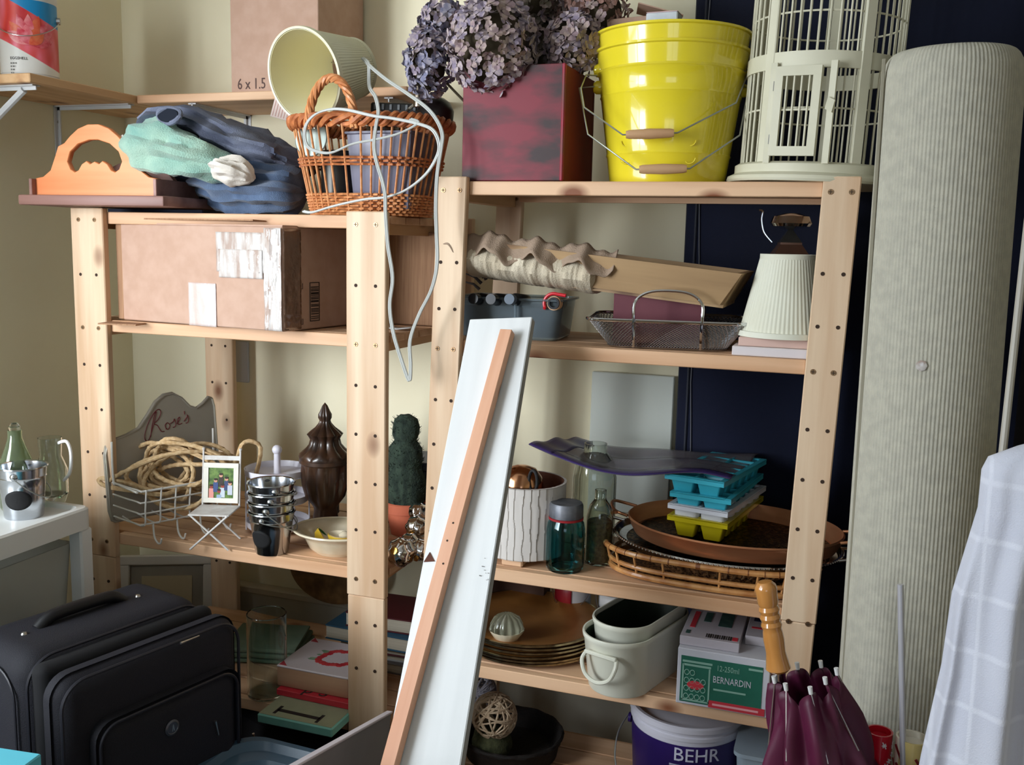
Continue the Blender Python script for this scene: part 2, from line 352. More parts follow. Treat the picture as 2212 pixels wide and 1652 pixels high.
# tall carton
t=thing('cardboard_box','tall brown cardboard box marked 6 x 1.5 on the back wall shelf','box',(-1.201,2.05,SH+.0005))
B().box((-.1195,.11,.17),(.239,.22,.34),bev=.0015).done('box_body',CARD,t)
B().box((-.1195,.11,.3405),(.237,.218,.001)).done('lid_flap',CARDD,t)
text('6 x 1.5',.036,mat('box_print',(86,66,62),rough=.9),t,(-.222,-.0006,.008),FRONT,ext=.0003,sx=.80)
# ================================================ left unit, top shelf (z 1.495)
Z1=1.4955
ORW=wood('orange_stained_wood',(222,128,74),(236,150,98),(180,90,50),'x',rough=.4); BRW=wood('mauve_brown_wood',(128,92,84),(160,120,110),(90,60,54),'x',rough=.5)
t=thing('scroll_organizer','orange wooden desk rack with a scroll-cut arched front, left end of the top','desk rack',(-1.535,1.70,1.504),rz=.035)
B().box((.0,.075,.0125),(.372,.21,.022),bev=.004,seg=2).done('base_board',BRW,t)
H=[(-.135,0),(-.135,.034),(-.118,.037),(-.100,.05),(-.088,.078),(-.080,.098),(-.066,.104),(-.052,.118),(-.034,.132),(-.012,.140),(.012,.140),(.034,.132),(.052,.118),(.066,.104),(.080,.098),(.088,.078),(.100,.05),(.118,.037),(.135,.034),(.135,0)]
hole=[(-.055,.052),(-.062,.068),(-.055,.088),(-.036,.104),(-.010,.112),(.010,.112),(.036,.104),(.055,.088),(.062,.068),(.055,.052),(.045,.046),(.036,.050),(.028,.062),(.018,.068),(.010,.062),(0,.067),(-.010,.062),(-.018,.068),(-.028,.062),(-.036,.050),(-.045,.046)]
H=[(x*1.16,y*1.07) for x,y in H]; hole=[(x*1.16,y*1.07) for x,y in hole]
me=plate(H,[hole],.012,'scroll_front'); me.materials.append(ORW); o=bpy.data.objects.new('scroll_front',me); C.objects.link(o); o.parent=t; o.location=(-.018,.02,.0235); o.rotation_euler=FRONT.to_euler()
for x in (-.179,.143): B().box((x,.075,.0415),(.008,.15,.036),bev=.001).done('end_board',BRW,t)
me2=plate(H,[],.012,'back_board'); me2.materials.append(BRW); o=bpy.data.objects.new('back_board',me2); C.objects.link(o); o.parent=t; o.location=(-.018,.145,.0235); o.rotation_euler=FRONT.to_euler(); o.scale=(1,.55,1)
NB=mat('navy_book_cloth',(36,44,70),rough=.7)
t=thing('box_file','dark navy box file lying behind the orange scroll-cut rack','box',(-1.55,1.97,Z1),rz=.05)
B().box((0,0,.05),(.26,.16,.1),bev=.002).done('box_body',NB,t); B().box((0,-.002,.102),(.262,.164,.012),bev=.002).done('lid',mat('navy_lid',(28,34,54),rough=.6),t)
DEN=mat('blue_denim',(58,76,104),(96,116,146),rough=.95,scale=(14,14,14),bump=.8,bscale=500,sheen=.2); DEN2=mat('grey_denim',(92,98,118),(122,128,146),rough=.95,scale=(14,14,14),bump=.8,bscale=500)
TOW=mat('green_towelling',(112,156,146),(156,186,168),rough=1,scale=(10,10,10),bump=1,bscale=330,sheen=.3); LIN=mat('off_white_cotton',(216,208,198),rough=.9,bump=.3,bscale=300)
def fold(path,sec,n=36,seed=0,nz=.012,w1=5,fl=.25,ends=.25):
    """a bundled piece of cloth: loft of flattened rings with folds along a path; sec = (half width, half height) per point"""
    P=smooth_pts(path,6); S=smooth_pts([(a,c,0) for a,c in sec],6); N=len(P)-1
    def fn(u,v):
        i=min(N,int(round(v*N))); p=P[i]; a,c=S[i].x,S[i].y; tq=(P[min(N,i+1)]-P[max(0,i-1)]).normalized(); sd=tq.cross(Vector((0,0,1))).normalized(); up=sd.cross(tq)
        e=max(ends,min(1,(v/.10)**.5,((1-v)/.10)**.5)) if True else 1
        th=u*2*PI; k=1+fl*.5*sin(w1*th+seed+3*v)*abs(sin(th))+.10*sin((w1*2+1)*th-seed-5*v)
        return p+sd*(cos(th)*a*e*k)+up*(sin(th)*c*e*k)
    b=B(); b.sheet(fn,n,N,cu=True,cap=True); b.noise(nz,22,seed); b.noise(nz*.45,60,seed+5); return b
jl=fold([(-1.40,1.915,Z1+.09),(-1.34,1.86,Z1+.075),(-1.27,1.85,Z1+.056),(-1.19,1.86,Z1+.056),(-1.135,1.88,Z1+.05)],[(.04,.03),(.07,.045),(.09,.052),(.105,.052),(.08,.046)],nz=.010,seed=1)
jl.done('folded_jeans',DEN,label='folded blue denim jeans left of the wicker basket, bottom of the cloth pile',cat='jeans',group=None)
fold([(-1.50,1.86,1.665),(-1.42,1.84,1.70),(-1.33,1.86,1.675),(-1.24,1.87,1.638),(-1.19,1.89,1.615),(-1.13,1.90,1.60)],[(.06,.014),(.09,.026),(.10,.030),(.10,.034),(.09,.03),(.06,.02)],nz=.014,seed=4,w1=4).done('denim_piece',DEN2,label='greyish blue denim garment slumped over the top of the cloth pile',cat='garment')
dp_=C.objects['denim_piece']; p_=at(366,250,1.715)-dp_.location; o=B().tube([(.027*cos(a),.004*sin(2*a),.015*sin(a)) for a in [2*PI*i/28 for i in range(28)]],.0055,8,closed=True).done('rolled_hem',DEN2,dp_); o.location=p_; o=B().lathe([(0,0),(1,0),(1,.004),(0,.004)],24,sx=.026,sy=.014).done('leg_opening_shade',mat('opening_shade_tone',(20,26,38),rough=1),dp_); o.location=p_+Vector((0,-.002,0)); o.rotation_euler=(PI/2,0,0)  # flat dark disc: the shade inside the rolled leg is put into its colour
t=thing('green_towel','green towel bundled between the denim pieces, with a pale frayed tip','towel',(-1.38,1.76,1.60))
fold([(-1.475,1.765,1.655),(-1.43,1.75,1.635),(-1.36,1.752,1.618),(-1.29,1.765,1.60),(-1.235,1.79,1.585)],[(.045,.036),(.06,.052),(.06,.046),(.055,.034),(.03,.018)],nz=.012,seed=9,w1=3,fl=.35).done('towel_body',TOW,t,world=True)
fold([(-1.50,1.745,1.652),(-1.485,1.74,1.632),(-1.455,1.74,1.606)],[(.014,.010),(.02,.014),(.014,.010)],nz=.008,seed=2).done('frayed_tip',LIN,t,world=True)
fold([(-1.26,1.735,1.59),(-1.215,1.735,1.582),(-1.18,1.74,1.565)],[(.03,.022),(.036,.026),(.012,.01)],nz=.012,seed=12,w1=4).done('white_cloth',LIN,label='crumpled off-white cotton pocket lining poking out of the denim',cat='cloth')
# wicker basket with stakes
WK=mat('wicker',(190,116,66),(222,156,102),rough=.5,scale=(60,60,60),coat=.15); WKD=mat('wicker_dark',(160,88,48),(206,128,76),rough=.55,scale=(60,60,60))
bc=Vector((-.972,1.875,Z1)); bt=thing('wicker_basket','orange-brown open wicker basket with an arched handle, holding the tilted lampshade','basket',bc)
def ov(a,z,k=0):      # basket outline, grows upward
    g=z/.195; A=.122+.043*g+k; Bx=.096+.028*g+k; e=2.6
    c,s_=cos(a),sin(a); return Vector((A*abs(c)**(2/e)*(1 if c>0 else -1),Bx*abs(s_)**(2/e)*(1 if s_>0 else -1),z))
NS=44
for i in range(NS):
    a=2*PI*i/NS; tl=.02*sin(i*1.7)
    B().tube([ov(a+tl*(z/.19)*.6,z) for z in (.01,.06,.12,.185)],.0024,6).done('stake',WK,bt)
def weave(z0,z1,rows,amp,r,name,m,lean=0):
    b=B()
    for j in range(rows):
        z=z0+(z1-z0)*(j+.5)/rows; N=NS*4
        b.tube([ov(2*PI*i/N,z,amp*sin(PI*i/2+PI*j+.4))+Vector((0,0,lean*sin(2*PI*i/9))) for i in range(N)],r,5,closed=True)
    return b.done(name,m,bt)
weave(0,.045,8,.0035,.0027,'woven_base_band',WK); weave(.098,.118,3,.004,.0028,'woven_middle_band',WKD)
b=B()
for k in range(3):
    N=200; b.tube([ov(2*PI*i/N,.188+.010*sin(2*PI*i/N*16+k*2*PI/3),.007*cos(2*PI*i/N*16+k*2*PI/3)) for i in range(N)],.0062,6,closed=True)
b.done('braided_rim',WKD,bt)
B().lathe([(0,.004),(.95,.004),(.95,.012),(0,.012)],40,rf=None,sx=.118,sy=.092).done('basket_floor',WKD,bt)
b=B()
for k in range(4):
    pts=[]
    for i in range(61):
        u=PI*i/60; c0=Vector((-.028-.052*cos(u),-.122+.004*sin(u),.170+.098*sin(u))); rad=Vector((-cos(u),0,sin(u))); a=k*PI/2+u*7
        pts.append(c0+rad*.0052*cos(a)+Vector((0,1,0))*.0052*sin(a))
    b.tube(pts,.0046,6)
b.done('twisted_handle',WK,bt)
# contents of the basket
GB=mat('grey_plastic',(120,118,138),(132,130,150),rough=.35,trans=.2)
t=thing('grey_bin','lilac-grey plastic bin standing inside the wicker basket','bin',(bc.x+.055,bc.y-.005,Z1+.0125))
B().lathe([(0,0),(.062,0),(.066,.006),(.078,.15),(.082,.152),(.082,.156),(.075,.156),(.063,.009),(0,.008)],4*8,rf=lambda a,z:1/(max(abs(cos(a)),abs(sin(a)))**.75)).done('bin_body',GB,t)
DM=mat('dark_metal',(60,58,56),(84,82,78),rough=.35,metal=.8)
t=thing('black_tin','dark metal tin with a bright rivet inside the left half of the basket','tin',(bc.x-.075,bc.y-.01,Z1+.0125))
B().lathe([(0,0),(.034,0),(.036,.12),(.037,.123),(.034,.123),(.032,.003),(0,.003)],24).done('tin_body',DM,t); B().lathe([(0,.118),(.031,.118),(.031,.124),(0,.124)],24).done('lid',STEEL,t)
t=thing('metal_disc','round greenish-grey metal lid standing in the left of the basket','lid',at(672,262,1.80)+Vector((0,0,-.035)),rot=Rx(-.15))
B().lathe([(0,-.0015),(.036,-.0015),(.038,0),(.036,.0015),(0,.0015)],36).done('disc_plate',mat('zinc',(124,136,132),(150,158,150),rough=.35,metal=.7),t).rotation_euler=(PI/2,0,0)
B().tube([(-.02,-.004,.022),(-.005,-.007,.027),(.01,-.004,.02)],.0014,6).done('wire_hook',STEEL,t)
# glass jar with wire bail, black strip, dome lamp
p=at(828,222,1.97)
t=thing('glass_cloche','clear glass jar with a wire loop behind the lamp cord in the basket','jar',(p.x,1.97,Z1+.0125))
B().lathe([(0,0),(.040,0),(.044,.01),(.046,.15),(.036,.185),(.018,.198),(0,.20),(0,.197),(.017,.195),(.034,.182),(.043,.15),(.041,.012),(0,.003)],32).done('glass_body',GLASS,t)
B().tube([(-.047+.0*i,0,.12+.01*i) for i in range(4)]+[(.06*math.cos(PI-u),0,.16+.055*sin(u)) for u in [PI*i/16 for i in range(17)]]+[(.047,0,.12)],.0015,6).done('wire_loop',DM,t)
t=thing('power_strip','black ribbed power strip lying across the rim of the basket','power strip',at(858,236,1.93),rz=.1,rot=Rz(.15)@Ry(.04))
B().box((0,0,0),(.11,.03,.022),bev=.003).done('strip_body',BLACK,t)
for i in range(6): B().box((-.044+i*.0175,-.016,.002),(.006,.004,.012),bev=.001).done('rib',mat('grey_plug',(120,124,128),rough=.4),t)
t=thing('dome_lamp_head','black dome lamp head with a brushed metal neck at the right rim of the basket','lamp head',at(935,262,1.90),rot=Ry(.5))
B().lathe([(0,.052),(.016,.05),(.030,.038),(.038,.018),(.040,-.006),(.037,-.006),(.034,.016),(.026,.034),(0,.046)],32).done('dome',mat('black_enamel',(26,18,18),rough=.35),t)
o=B().lathe([(0,0),(.013,0),(.013,.045),(.010,.05),(0,.05)],20).done('metal_neck',mat('brushed_nickel',(200,184,168),rough=.25,metal=1),t); o.location=(-.036,-.012,.012); o.rotation_euler=(0,-.5,0)
B().tube([(-.058,-.01,-.01),(-.05,-.02,.0),(-.046,-.014,.014)],.0035,8).done('cord_clip',STEEL,t)
# tilted lampshade
PLT=mat('ivory_pleated_fabric',(232,230,204),(226,222,190),rough=.85,scale=(5,5,5)); PLI=mat('shade_lining',(232,226,192),(236,228,186),rough=.8,scale=(6,6,6))
def shade(t,r0,r1,h,n=90,m=PLT,rings=True):      # r0 at z 0 (wide), r1 at z h
    pl=lambda a,z:1+.010*sin(a*n)*(1 if .004<z<h-.004 else .2)
    N=n*4
    B().lathe([(r0+(r1-r0)*z/h,z) for z in (.009,.012,h*.5,h-.010,h-.007)]+[(r1-.0022,h-.008),(r0-.0022,.010)],N if N<=400 else 400,rf=pl,closed=True).done('pleated_cover',m,t,ang=60)
    B().lathe([(r0-.003,.001),(r1-.003,h-.001),(r1-.0038,h-.001),(r0-.0038,.001)],64,closed=True).done('lining',PLI,t)
    B().lathe([(r0-.002,0),(r0+.0028,0),(r0+.0028,.010),(r0-.002,.010)],64,closed=True).done('bottom_trim',m,t)
    B().lathe([(r1-.002,h-.010),(r1+.0022,h-.010),(r1+.0022,h),(r1-.002,h)],64,closed=True).done('top_trim',m,t)
    b=B(); b.tube([(.0095*cos(a),.0095*sin(a),h-.012) for a in [2*PI*i/16 for i in range(16)]],.0016,6,closed=True)
    for k in range(3): a=k*2*PI/3; b.cyl((.009*cos(a),.009*sin(a),h-.012),((r1-.002)*cos(a),(r1-.002)*sin(a),h-.004),.0012,n=6)
    b.done('spider_frame',STEEL,t)
c0=at(655,164,1.80)
view=(c0-EYE).normalized(); rr=(Rt-view*Rt.dot(view)).normalized(); uu=rr.cross(view)
axd=(view*.74+rr*.66+uu*.10).normalized(); xx=axd.orthogonal().normalized(); 
t=thing('lampshade','ivory pleated lampshade tipped on its side on top of the wicker basket','lampshade',c0,rot=basis(xx,axd.cross(xx),axd))
shade(t,.094,.062,.165)
t=thing('striped_card','small pinkish-white striped card tucked under the tipped lampshade','card',at(612,234,1.98),rot=Ry(.25)@Rx(-.1))
B().box((0,0,0),(.055,.003,.05)).done('card_sheet',mat('pinkish_card',(226,206,198),rough=.8),t)
for i in range(7): B().box((-.022+i*.0075,-.0018,0),(.0016,.0006,.044)).done('printed_stripe',mat('card_stripe',(206,160,150),rough=.8),t)
# lamp cord
CO=mat('white_vinyl_cord',(186,188,184),(178,180,176),rough=.4)
def px(l,s,ox,oy,Y): return [at(ox+x/s,oy+y/s,Y if not isinstance(Y,list) else Y[i]) for i,(x,y) in enumerate(l)]
cb=thing('lamp_cord','pale twin-wire lamp cord looping over the wicker basket and down past the post','cord',at(832,480,1.71))
A_=px([(975,432),(1020,480),(1025,640),(1070,720),(1092,830),(1072,950),(1060,1080),(1078,1200),(1120,1340),(1142,1450),(1146,1600)],3.442,500,0,[1.86,1.83,1.80,1.75,1.735,1.73,1.725,1.72,1.71,1.705,1.70])
A_+=[at(x,y,1.70) for x,y in ((838,530),(848,600),(842,660),(850,720),(868,780),(884,822),(887,790),(886,735),(905,680),(932,625),(944,570))]+[at(943,500,1.71)]
A_+=px([(1520,1540),(1530,1300),(1560,1100),(1568,1000),(1530,900),(1450,800),(1300,690),(1150,590),(1040,500),(985,445)],3.442,500,0,[1.71,1.71,1.72,1.725,1.73,1.74,1.76,1.79,1.82,1.86])
B_=px([(535,1570),(600,1578),(730,1540),(850,1510),(1000,1480),(1150,1465),(1300,1410),(1440,1300),(1520,1180),(1545,1080),(1500,970),(1390,920),(1200,880),(1050,860),(850,815),(720,815),(610,860),(548,950),(555,1070),(620,1120),(740,1135),(900,1070),(1080,1035),(1250,990),(1385,915),(1330,885)],3.442,500,0,1.728)
for L_,nm in ((A_,'cord_run'),(B_,'cord_loop')):
    S=smooth_pts(L_,7); b=B()
    for sg in (-1,1): b.tube([p+Vector((.0017*sg,0,.0006*sg)) for p in S],.0022,7)
    b.done(nm,CO,cb,world=True)
# ================================================ right unit, top shelf (z 1.564)
Z2=1.5645
RED=mat('worn_red_paint',(52,32,34),(124,32,48),rough=.55,scale=(6,6,15),detail=8,lo=.42,hi=.57); REDS=mat('dark_red_paint',(98,30,28),(124,38,34),rough=.55,scale=(5,5,5),detail=6)
t=thing('wooden_crate','worn red painted wooden box full of dried hydrangeas','crate',(-.628,1.785,Z2),rz=-.02)
B().box((0,.006,.108),(.204,.012,.214),bev=.0012).done('front_board',RED,t); B().box((0,.204,.108),(.204,.012,.214),bev=.0012).done('back_board',REDS,t)
for x in (-.096,.096): B().box((x,.105,.108),(.012,.184,.213),bev=.001).done('side_board',REDS,t)
B().box((0,.105,.006),(.18,.184,.012)).done('base_board',REDS,t)
B().box((.101,.003,.108),(.006,.010,.214),bev=.0015).done('corner_strip',mat('red_edge',(150,34,58),(120,60,60),rough=.5,scale=(4,4,30)),t)
# dried hydrangeas
def fl_mat(n,a,b_): return mat(n,a,b_,rough=.85,scale=(90,90,90),detail=2,lo=.4,hi=.6)
FM=[fl_mat('lilac_petals',(136,124,142),(182,166,166)),fl_mat('blue_petals',(122,122,148),(168,162,174)),fl_mat('tan_petals',(150,128,134),(178,158,150)),fl_mat('brown_pink_petals',(140,104,92),(168,136,128)),fl_mat('olive_petals',(92,84,70),(126,110,104))]
STEM=mat('dry_stem',(70,60,42),rough=.9)
flor={}
def floret_mesh(k,m):
    b=B(); rnd=random.Random(k)
    for i in range(4):
        a=i*PI/2+rnd.uniform(-.2,.2); L=.0130*rnd.uniform(.8,1.2); W=.0074*rnd.uniform(.85,1.15); tl=rnd.uniform(-.6,1.4)
        c=Vector((cos(a),sin(a),0)); s_=Vector((-sin(a),cos(a),0)); v=[c*.001,c*L*.35+s_*W*.8+Vector((0,0,tl*.003)),c*L*.8+s_*W*.85+Vector((0,0,tl*.005)),c*L+Vector((0,0,tl*.0035)),c*L*.8-s_*W*.85+Vector((0,0,tl*.005)),c*L*.35-s_*W*.8+Vector((0,0,tl*.003)),c*L*.5+Vector((0,0,tl*.001))]
        q=[b.bm.verts.new(x) for x in v]
        for j in range(6): b.bm.faces.new((q[6],q[j],q[(j+1)%6]))
    return b
def head(label,c,R,n,mis,sq=(1,1,1),seed=1,stem_to=None):
    t=thing('dried_hydrangea',label,'dried flower',c,0,'dried hydrangea heads in the red box'); rnd=random.Random(seed)
    ns=smooth_pts([(0,0,0)]+([tuple((Vector(stem_to)-Vector(c))*.5+Vector((.01,0,-.01))),tuple(Vector(stem_to)-Vector(c))] if stem_to else [(0,0,-R)]),4)
    B().tube(ns,.0028,6).done('stem',STEM,t)
    core=B().lathe([(0,-R*.78)]+[(R*.8*cos(u),R*.8*sin(u)) for u in [-1.2+.3*i for i in range(9)]]+[(0,R*.78)],14,sx=sq[0],sy=sq[1]); 
    for v in core.bm.verts: v.co.z*=sq[2]
    core.done('flower_core',STEM,t)
    for i in range(n):
        z=1-2*(i+.5)/n; a=i*2.39996+rnd.uniform(-.15,.15); r=math.sqrt(1-z*z); d=Vector((r*cos(a),r*sin(a),z))
        if d.y>.62: continue
        k=rnd.randrange(3); mi=rnd.choice(mis)
        if (k,mi) not in flor:
            flor[(k,mi)]=floret_mesh(k+1,FM[mi]).done('floret',FM[mi],t,recalc=False,smooth=False); o=flor[(k,mi)]
        else: o=part_copy(flor[(k,mi)],(0,0,0),parent=t)
        rad=R*rnd.uniform(.9,1.05); o.location=Vector((d.x*sq[0],d.y*sq[1],d.z*sq[2]))*rad
        o.rotation_euler=(d+Vector((rnd.uniform(-.7,.7),rnd.uniform(-.7,.7),rnd.uniform(-.7,.7)))).to_track_quat('Z','Y').to_euler(); sc=rnd.uniform(.85,1.25); o.scale=(sc,sc,sc)
    return t
bx=(-.628,1.885,Z2+.06)
HD=[('large lilac and tan dried hydrangea head hanging over the front of the red box',1062,98,1.80,.083,250,[0,0,2],(1.02,1,1.1)),
('long bluish dried hydrangea head drooping down left of the red box',925,138,1.84,.050,110,[1,1,0],(.85,1,1.35)),
('bluish lilac dried hydrangea head at the upper left of the bunch',958,62,1.88,.052,110,[1,0],(1,1,1)),
('dark lilac dried hydrangea head at the very top above the largest one',1120,8,1.92,.062,120,[0,4],(1.3,1,.8)),
('olive brown dried hydrangea head in the shade right of the largest one',1172,112,1.93,.050,100,[4,4,2],(.85,1,1.5)),
('lilac brown dried hydrangea head above the right edge of the red box',1240,95,1.88,.055,130,[2,0],(1,1,1)),
('brownish pink dried hydrangea head at the upper right of the bunch',1290,32,1.95,.060,130,[3,3,2],(1.05,1,1.1)),
('small tan dried hydrangea head between the top one and the upper right one',1215,28,1.98,.050,90,[2,3],(1,1,1))]
for i,(lb,x,y,Y,R_,n,mi,sq) in enumerate(HD):
    head(lb,at(x,y,Y),R_,n,mi,sq,i+1,(bx[0]+.02*(i-3)*.7,bx[1]+.01*(i%3),bx[2]))
# yellow buckets
YE=mat('yellow_enamel',(232,212,48),(234,214,52),rough=.16,coat=.6); GRW=wood('bare_handle_wood',(186,142,104),(204,164,124),(150,110,80),'x'); WIR=mat('galvanised_wire',(168,172,168),rough=.35,metal=.8)
def bucket(label,loc,dz,rz,bail):
    t=thing('yellow_bucket',label,'bucket',(loc[0],loc[1],loc[2]+dz),0,'nested yellow buckets')
    r0,r1,h=.112,.146,.25; R_=lambda z:r0+(r1-r0)*z/h
    pr=[(0,.004),(r0-.004,.004),(r0,0),(R_(.02),.02)]
    for z0 in (.055,.165): pr+=[(R_(z0-.004),z0-.004),(R_(z0)+.0016,z0),(R_(z0+.004),z0+.004)]
    pr+=[(R_(.205),.205),(R_(.209)+.003,.209),(R_(.213),.213),(r1,h-.005),(r1+.004,h-.003),(r1+.004,h+.001),(r1-.001,h),(R_(.06)-.002,.06),(r0-.003,.007),(0,.007)]
    B().lathe(pr,64).done('bucket_body',YE,t)
    for a in (rz,rz+PI):
        d=Vector((cos(a),sin(a),0)); B().lathe([(0,-.004),(.013,-.004),(.013,.004),(.009,.010),(0,.012)],20).done('handle_ear',YE,t).matrix_local=Matrix.Translation(d*(R_(.19)+.002)+Vector((0,0,.185)))@d.to_track_quat('Z','Y').to_matrix().to_4x4()
    # bail: drops in front, wood grip
    L_=[Vector(q) for q in bail]
    b=B(); b.tube(L_,.0016,7); b.done('wire_bail',WIR,t,world=True)
    i=4 if len(L_)==8 else 5; a_,c_=L_[i-1],L_[i]; dd=(c_-a_); Ln=dd.length
    g=B().tube([a_+dd*u for u in (.06,.12,.5,.88,.94)],[.0065,.008,.0095,.008,.0065],16).done('wooden_grip',GRW,t,world=True)
    for sx_ in (-1,1):
        q=Vector((sx_*.06,-math.sqrt(R_(.045)**2-.0036),.045)); B().tube([q+Vector((.010*cos(u),-.0015-.001*sin(u),-.010*sin(u))) for u in [PI*i/10 for i in range(11)]],.0012,5).done('pressed_tab',YE,t)
    return t
bb=at(1440,389,1.93); bb=Vector((bb.x,1.93,Z2))
bk=lambda l:[at(x,y,Y) for x,y,Y in l]
bucket('outer yellow enamel bucket standing on the right shelving unit',bb,.0,.33,bk([(1284,187,1.86),(1251,190,1.85),(1270,290,1.79),(1374,366,1.765),(1490,364,1.79),(1598,292,1.85),(1617,190,1.93),(1600,186,1.96)]))
bucket('inner yellow enamel bucket nested in the other, its rim standing higher',bb,.032,.33,bk([(1290,163,1.86),(1266,162,1.85),(1255,190,1.80),(1262,232,1.785),(1345,291,1.765),(1463,287,1.785),(1590,222,1.85),(1618,152,1.94),(1600,148,1.97)]))
zb=Z2+.045
t=thing('open_carton','small brown cardboard carton with an open flap sticking out of the yellow bucket','box',(bb.x-.070,bb.y+.035,zb+.010),rot=Rz(.25)@Ry(-.10))
B().box((0,0,.133),(.085,.09,.266),bev=.001).done('box_body',CARD,t); B().box((.062,0,.276),(.09,.088,.002),rot=Ry(.35)).done('box_flap',CARD,t)
t=thing('small_box','small glossy white and silver box sticking out of the yellow bucket','box',(bb.x-.010,bb.y-.045,zb+.010),rot=Rz(-.05))
B().box((0,0,.130),(.060,.04,.260),bev=.002).done('box_body',mat('glossy_white_card',(196,202,208),(222,226,230),rough=.12,scale=(40,40,40),coat=1),t)
B().box((0,0,.2605),(.059,.039,.001)).done('lid_flap',mat('pink_card',(206,170,170),rough=.5),t)
# birdcage
CW=mat('cream_cage_paint',(214,210,188),(204,200,176),rough=.55,scale=(8,8,8))
g0=at(1762,384,1.93); bg=thing('birdcage','tall round cream painted wooden birdcage with a small door, right end of the shelf','birdcage',(-.078,1.915,Z2),rz=0,rot=Ry(.035))
CR=.134; CH=.46
B().lathe([(0,0),(CR+.022,0),(CR+.024,.004),(CR+.022,.010),(CR+.010,.016),(CR+.010,.030),(CR+.004,.034),(0,.034)],64).done('cage_base',CW,bg)
for z,hh,w_ in ((.205,.028,.006),(.44,.03,.006)): B().lathe([(CR-w_/2,z-hh/2),(CR+w_/2,z-hh/2),(CR+w_/2,z+hh/2),(CR-w_/2,z+hh/2)],64,closed=True).done('hoop',CW,bg)
for z in (.125,.285,.385): B().tube([((CR-.003)*cos(a),(CR-.003)*sin(a),z) for a in [2*PI*i/48 for i in range(48)]],.0018,6,closed=True).done('wire_ring',CW,bg)
nb=50; wide=[0,10,20,30,40]
aoff=math.radians(-58)     # a wide upright right of the door
for i in range(nb):
    a=2*PI*i/nb+aoff
    deg=math.degrees((a+PI/2+PI)%(2*PI)-PI)      # 0 = facing -y
    if i in wide:
        B().box((CR*1.0,0,.24),(.008,.020,.42),bev=.0015).done('upright',CW,bg).rotation_euler=(0,0,a)
        continue
    lowskip=-34<deg<6
    za=.205 if lowskip else .03
    B().cyl((CR-.001,0,za),(CR-.001,0,.445),.0020,n=6).done('bar',CW,bg).rotation_euler=(0,0,a)
# door, on the front left
da=math.radians(-90-14); dn=Vector((cos(da),sin(da),0)); ds=Vector((-sin(da),cos(da),0)); dr=thing.__call__ if False else None
b=B(); fw=lambda p:dn*(CR+.006+p[2])+ds*p[0]+Vector((0,0,p[1]))
dw,d0,d1=.040,.042,.192
for (xa,xb,ya,yb) in ((-dw,-dw+.014,d0,d1),(dw-.014,dw,d0,d1),(-dw+.014,dw-.014,d0,d0+.016),(-dw+.014,dw-.014,d1-.016,d1)): b.prism([(xa,ya),(xb,ya),(xb,yb),(xa,yb)],0,.008,fw)
door=b.done('door',CW,bg)
for k in range(4):
    x=-dw+.014+(2*dw-.028)*(k+.5)/4*1.0; B().cyl(fw((x,d0+.014,.004)),fw((x,d1-.014,.004)),.002,n=6).done('bar',CW,door)
B().cyl(fw((-dw+.012,.12,.002)),fw((dw-.012,.12,.002)),.002,n=6).done('cross_bar',CW,door)
for z in (.07,.16): B().box(fw((-dw-.001,z,.003)),(.004,.004,.016)).done('hinge',STEEL,door)
b=B(); 
for xa in (-dw-.011,dw+.012): b.prism([(xa,.03),(xa+.011,.03),(xa+.011,.2),(xa,.2)],-.008,.0,fw)
b.done('door_jamb',CW,bg)
B().prism([(dw+.010,.120),(dw+.022,.114),(dw+.026,.134),(dw+.014,.140)],0,.006,fw).done('latch',CW,bg)
# ================================================ second shelf of the right unit (z 1.254)
Z3=1.2545
CLP=mat('clear_plastic',(170,184,192),rough=.12,trans=.8,ior=1.2); DKB=mat('dark_contents',(34,40,48),(60,66,74),rough=.5,scale=(20,20,20))
t=thing('plastic_bin','clear plastic bin with a rounded rim full of dark bottles, behind the leaning board','bin',(-.650,1.905,Z3),rz=.05)
def rrect(a,b_,r=.02,n=5):
    P=[]
    for cx,cy,s in ((a-r,b_-r,0),(-a+r,b_-r,1),(-a+r,-b_+r,2),(a-r,-b_+r,3)):
        for i in range(n+1): th=s*PI/2+PI/2*i/n; P.append((cx+r*cos(th),cy+r*sin(th)))
    return P
def tub(b,prof,r=.02,n=5,closed=False,sk=None):     # prof = list of (half x, half y, z)
    rings=[]
    for a,c_,z in prof: rings.append([b.bm.verts.new((x,y,z)) for x,y in rrect(a,c_,r,n)])
    m_=len(rings[0])
    for A,D_ in zip(rings,rings[1:]):
        for k in range(m_): b.bm.faces.new((A[k],A[(k+1)%m_],D_[(k+1)%m_],D_[k])).material_index=b.mi
    b.bm.faces.new(rings[0][::-1]).material_index=b.mi; b.bm.faces.new(rings[-1]).material_index=b.mi
    return b
tub(B(),[(.098,.062,0),(.103,.066,.004),(.112,.073,.078),(.118,.079,.080),(.118,.079,.084),(.110,.071,.084),(.101,.064,.006)]).done('bin_body',CLP,t)
tub(B(),[(.094,.058,.007),(.104,.066,.066)]).done('dark_contents',DKB,t)
B().box((.02,-.082,.058),(.004,.006,.05)).done('rib',CLP,t)
BOT=mat('dark_bottle',(22,26,34),rough=.25); 
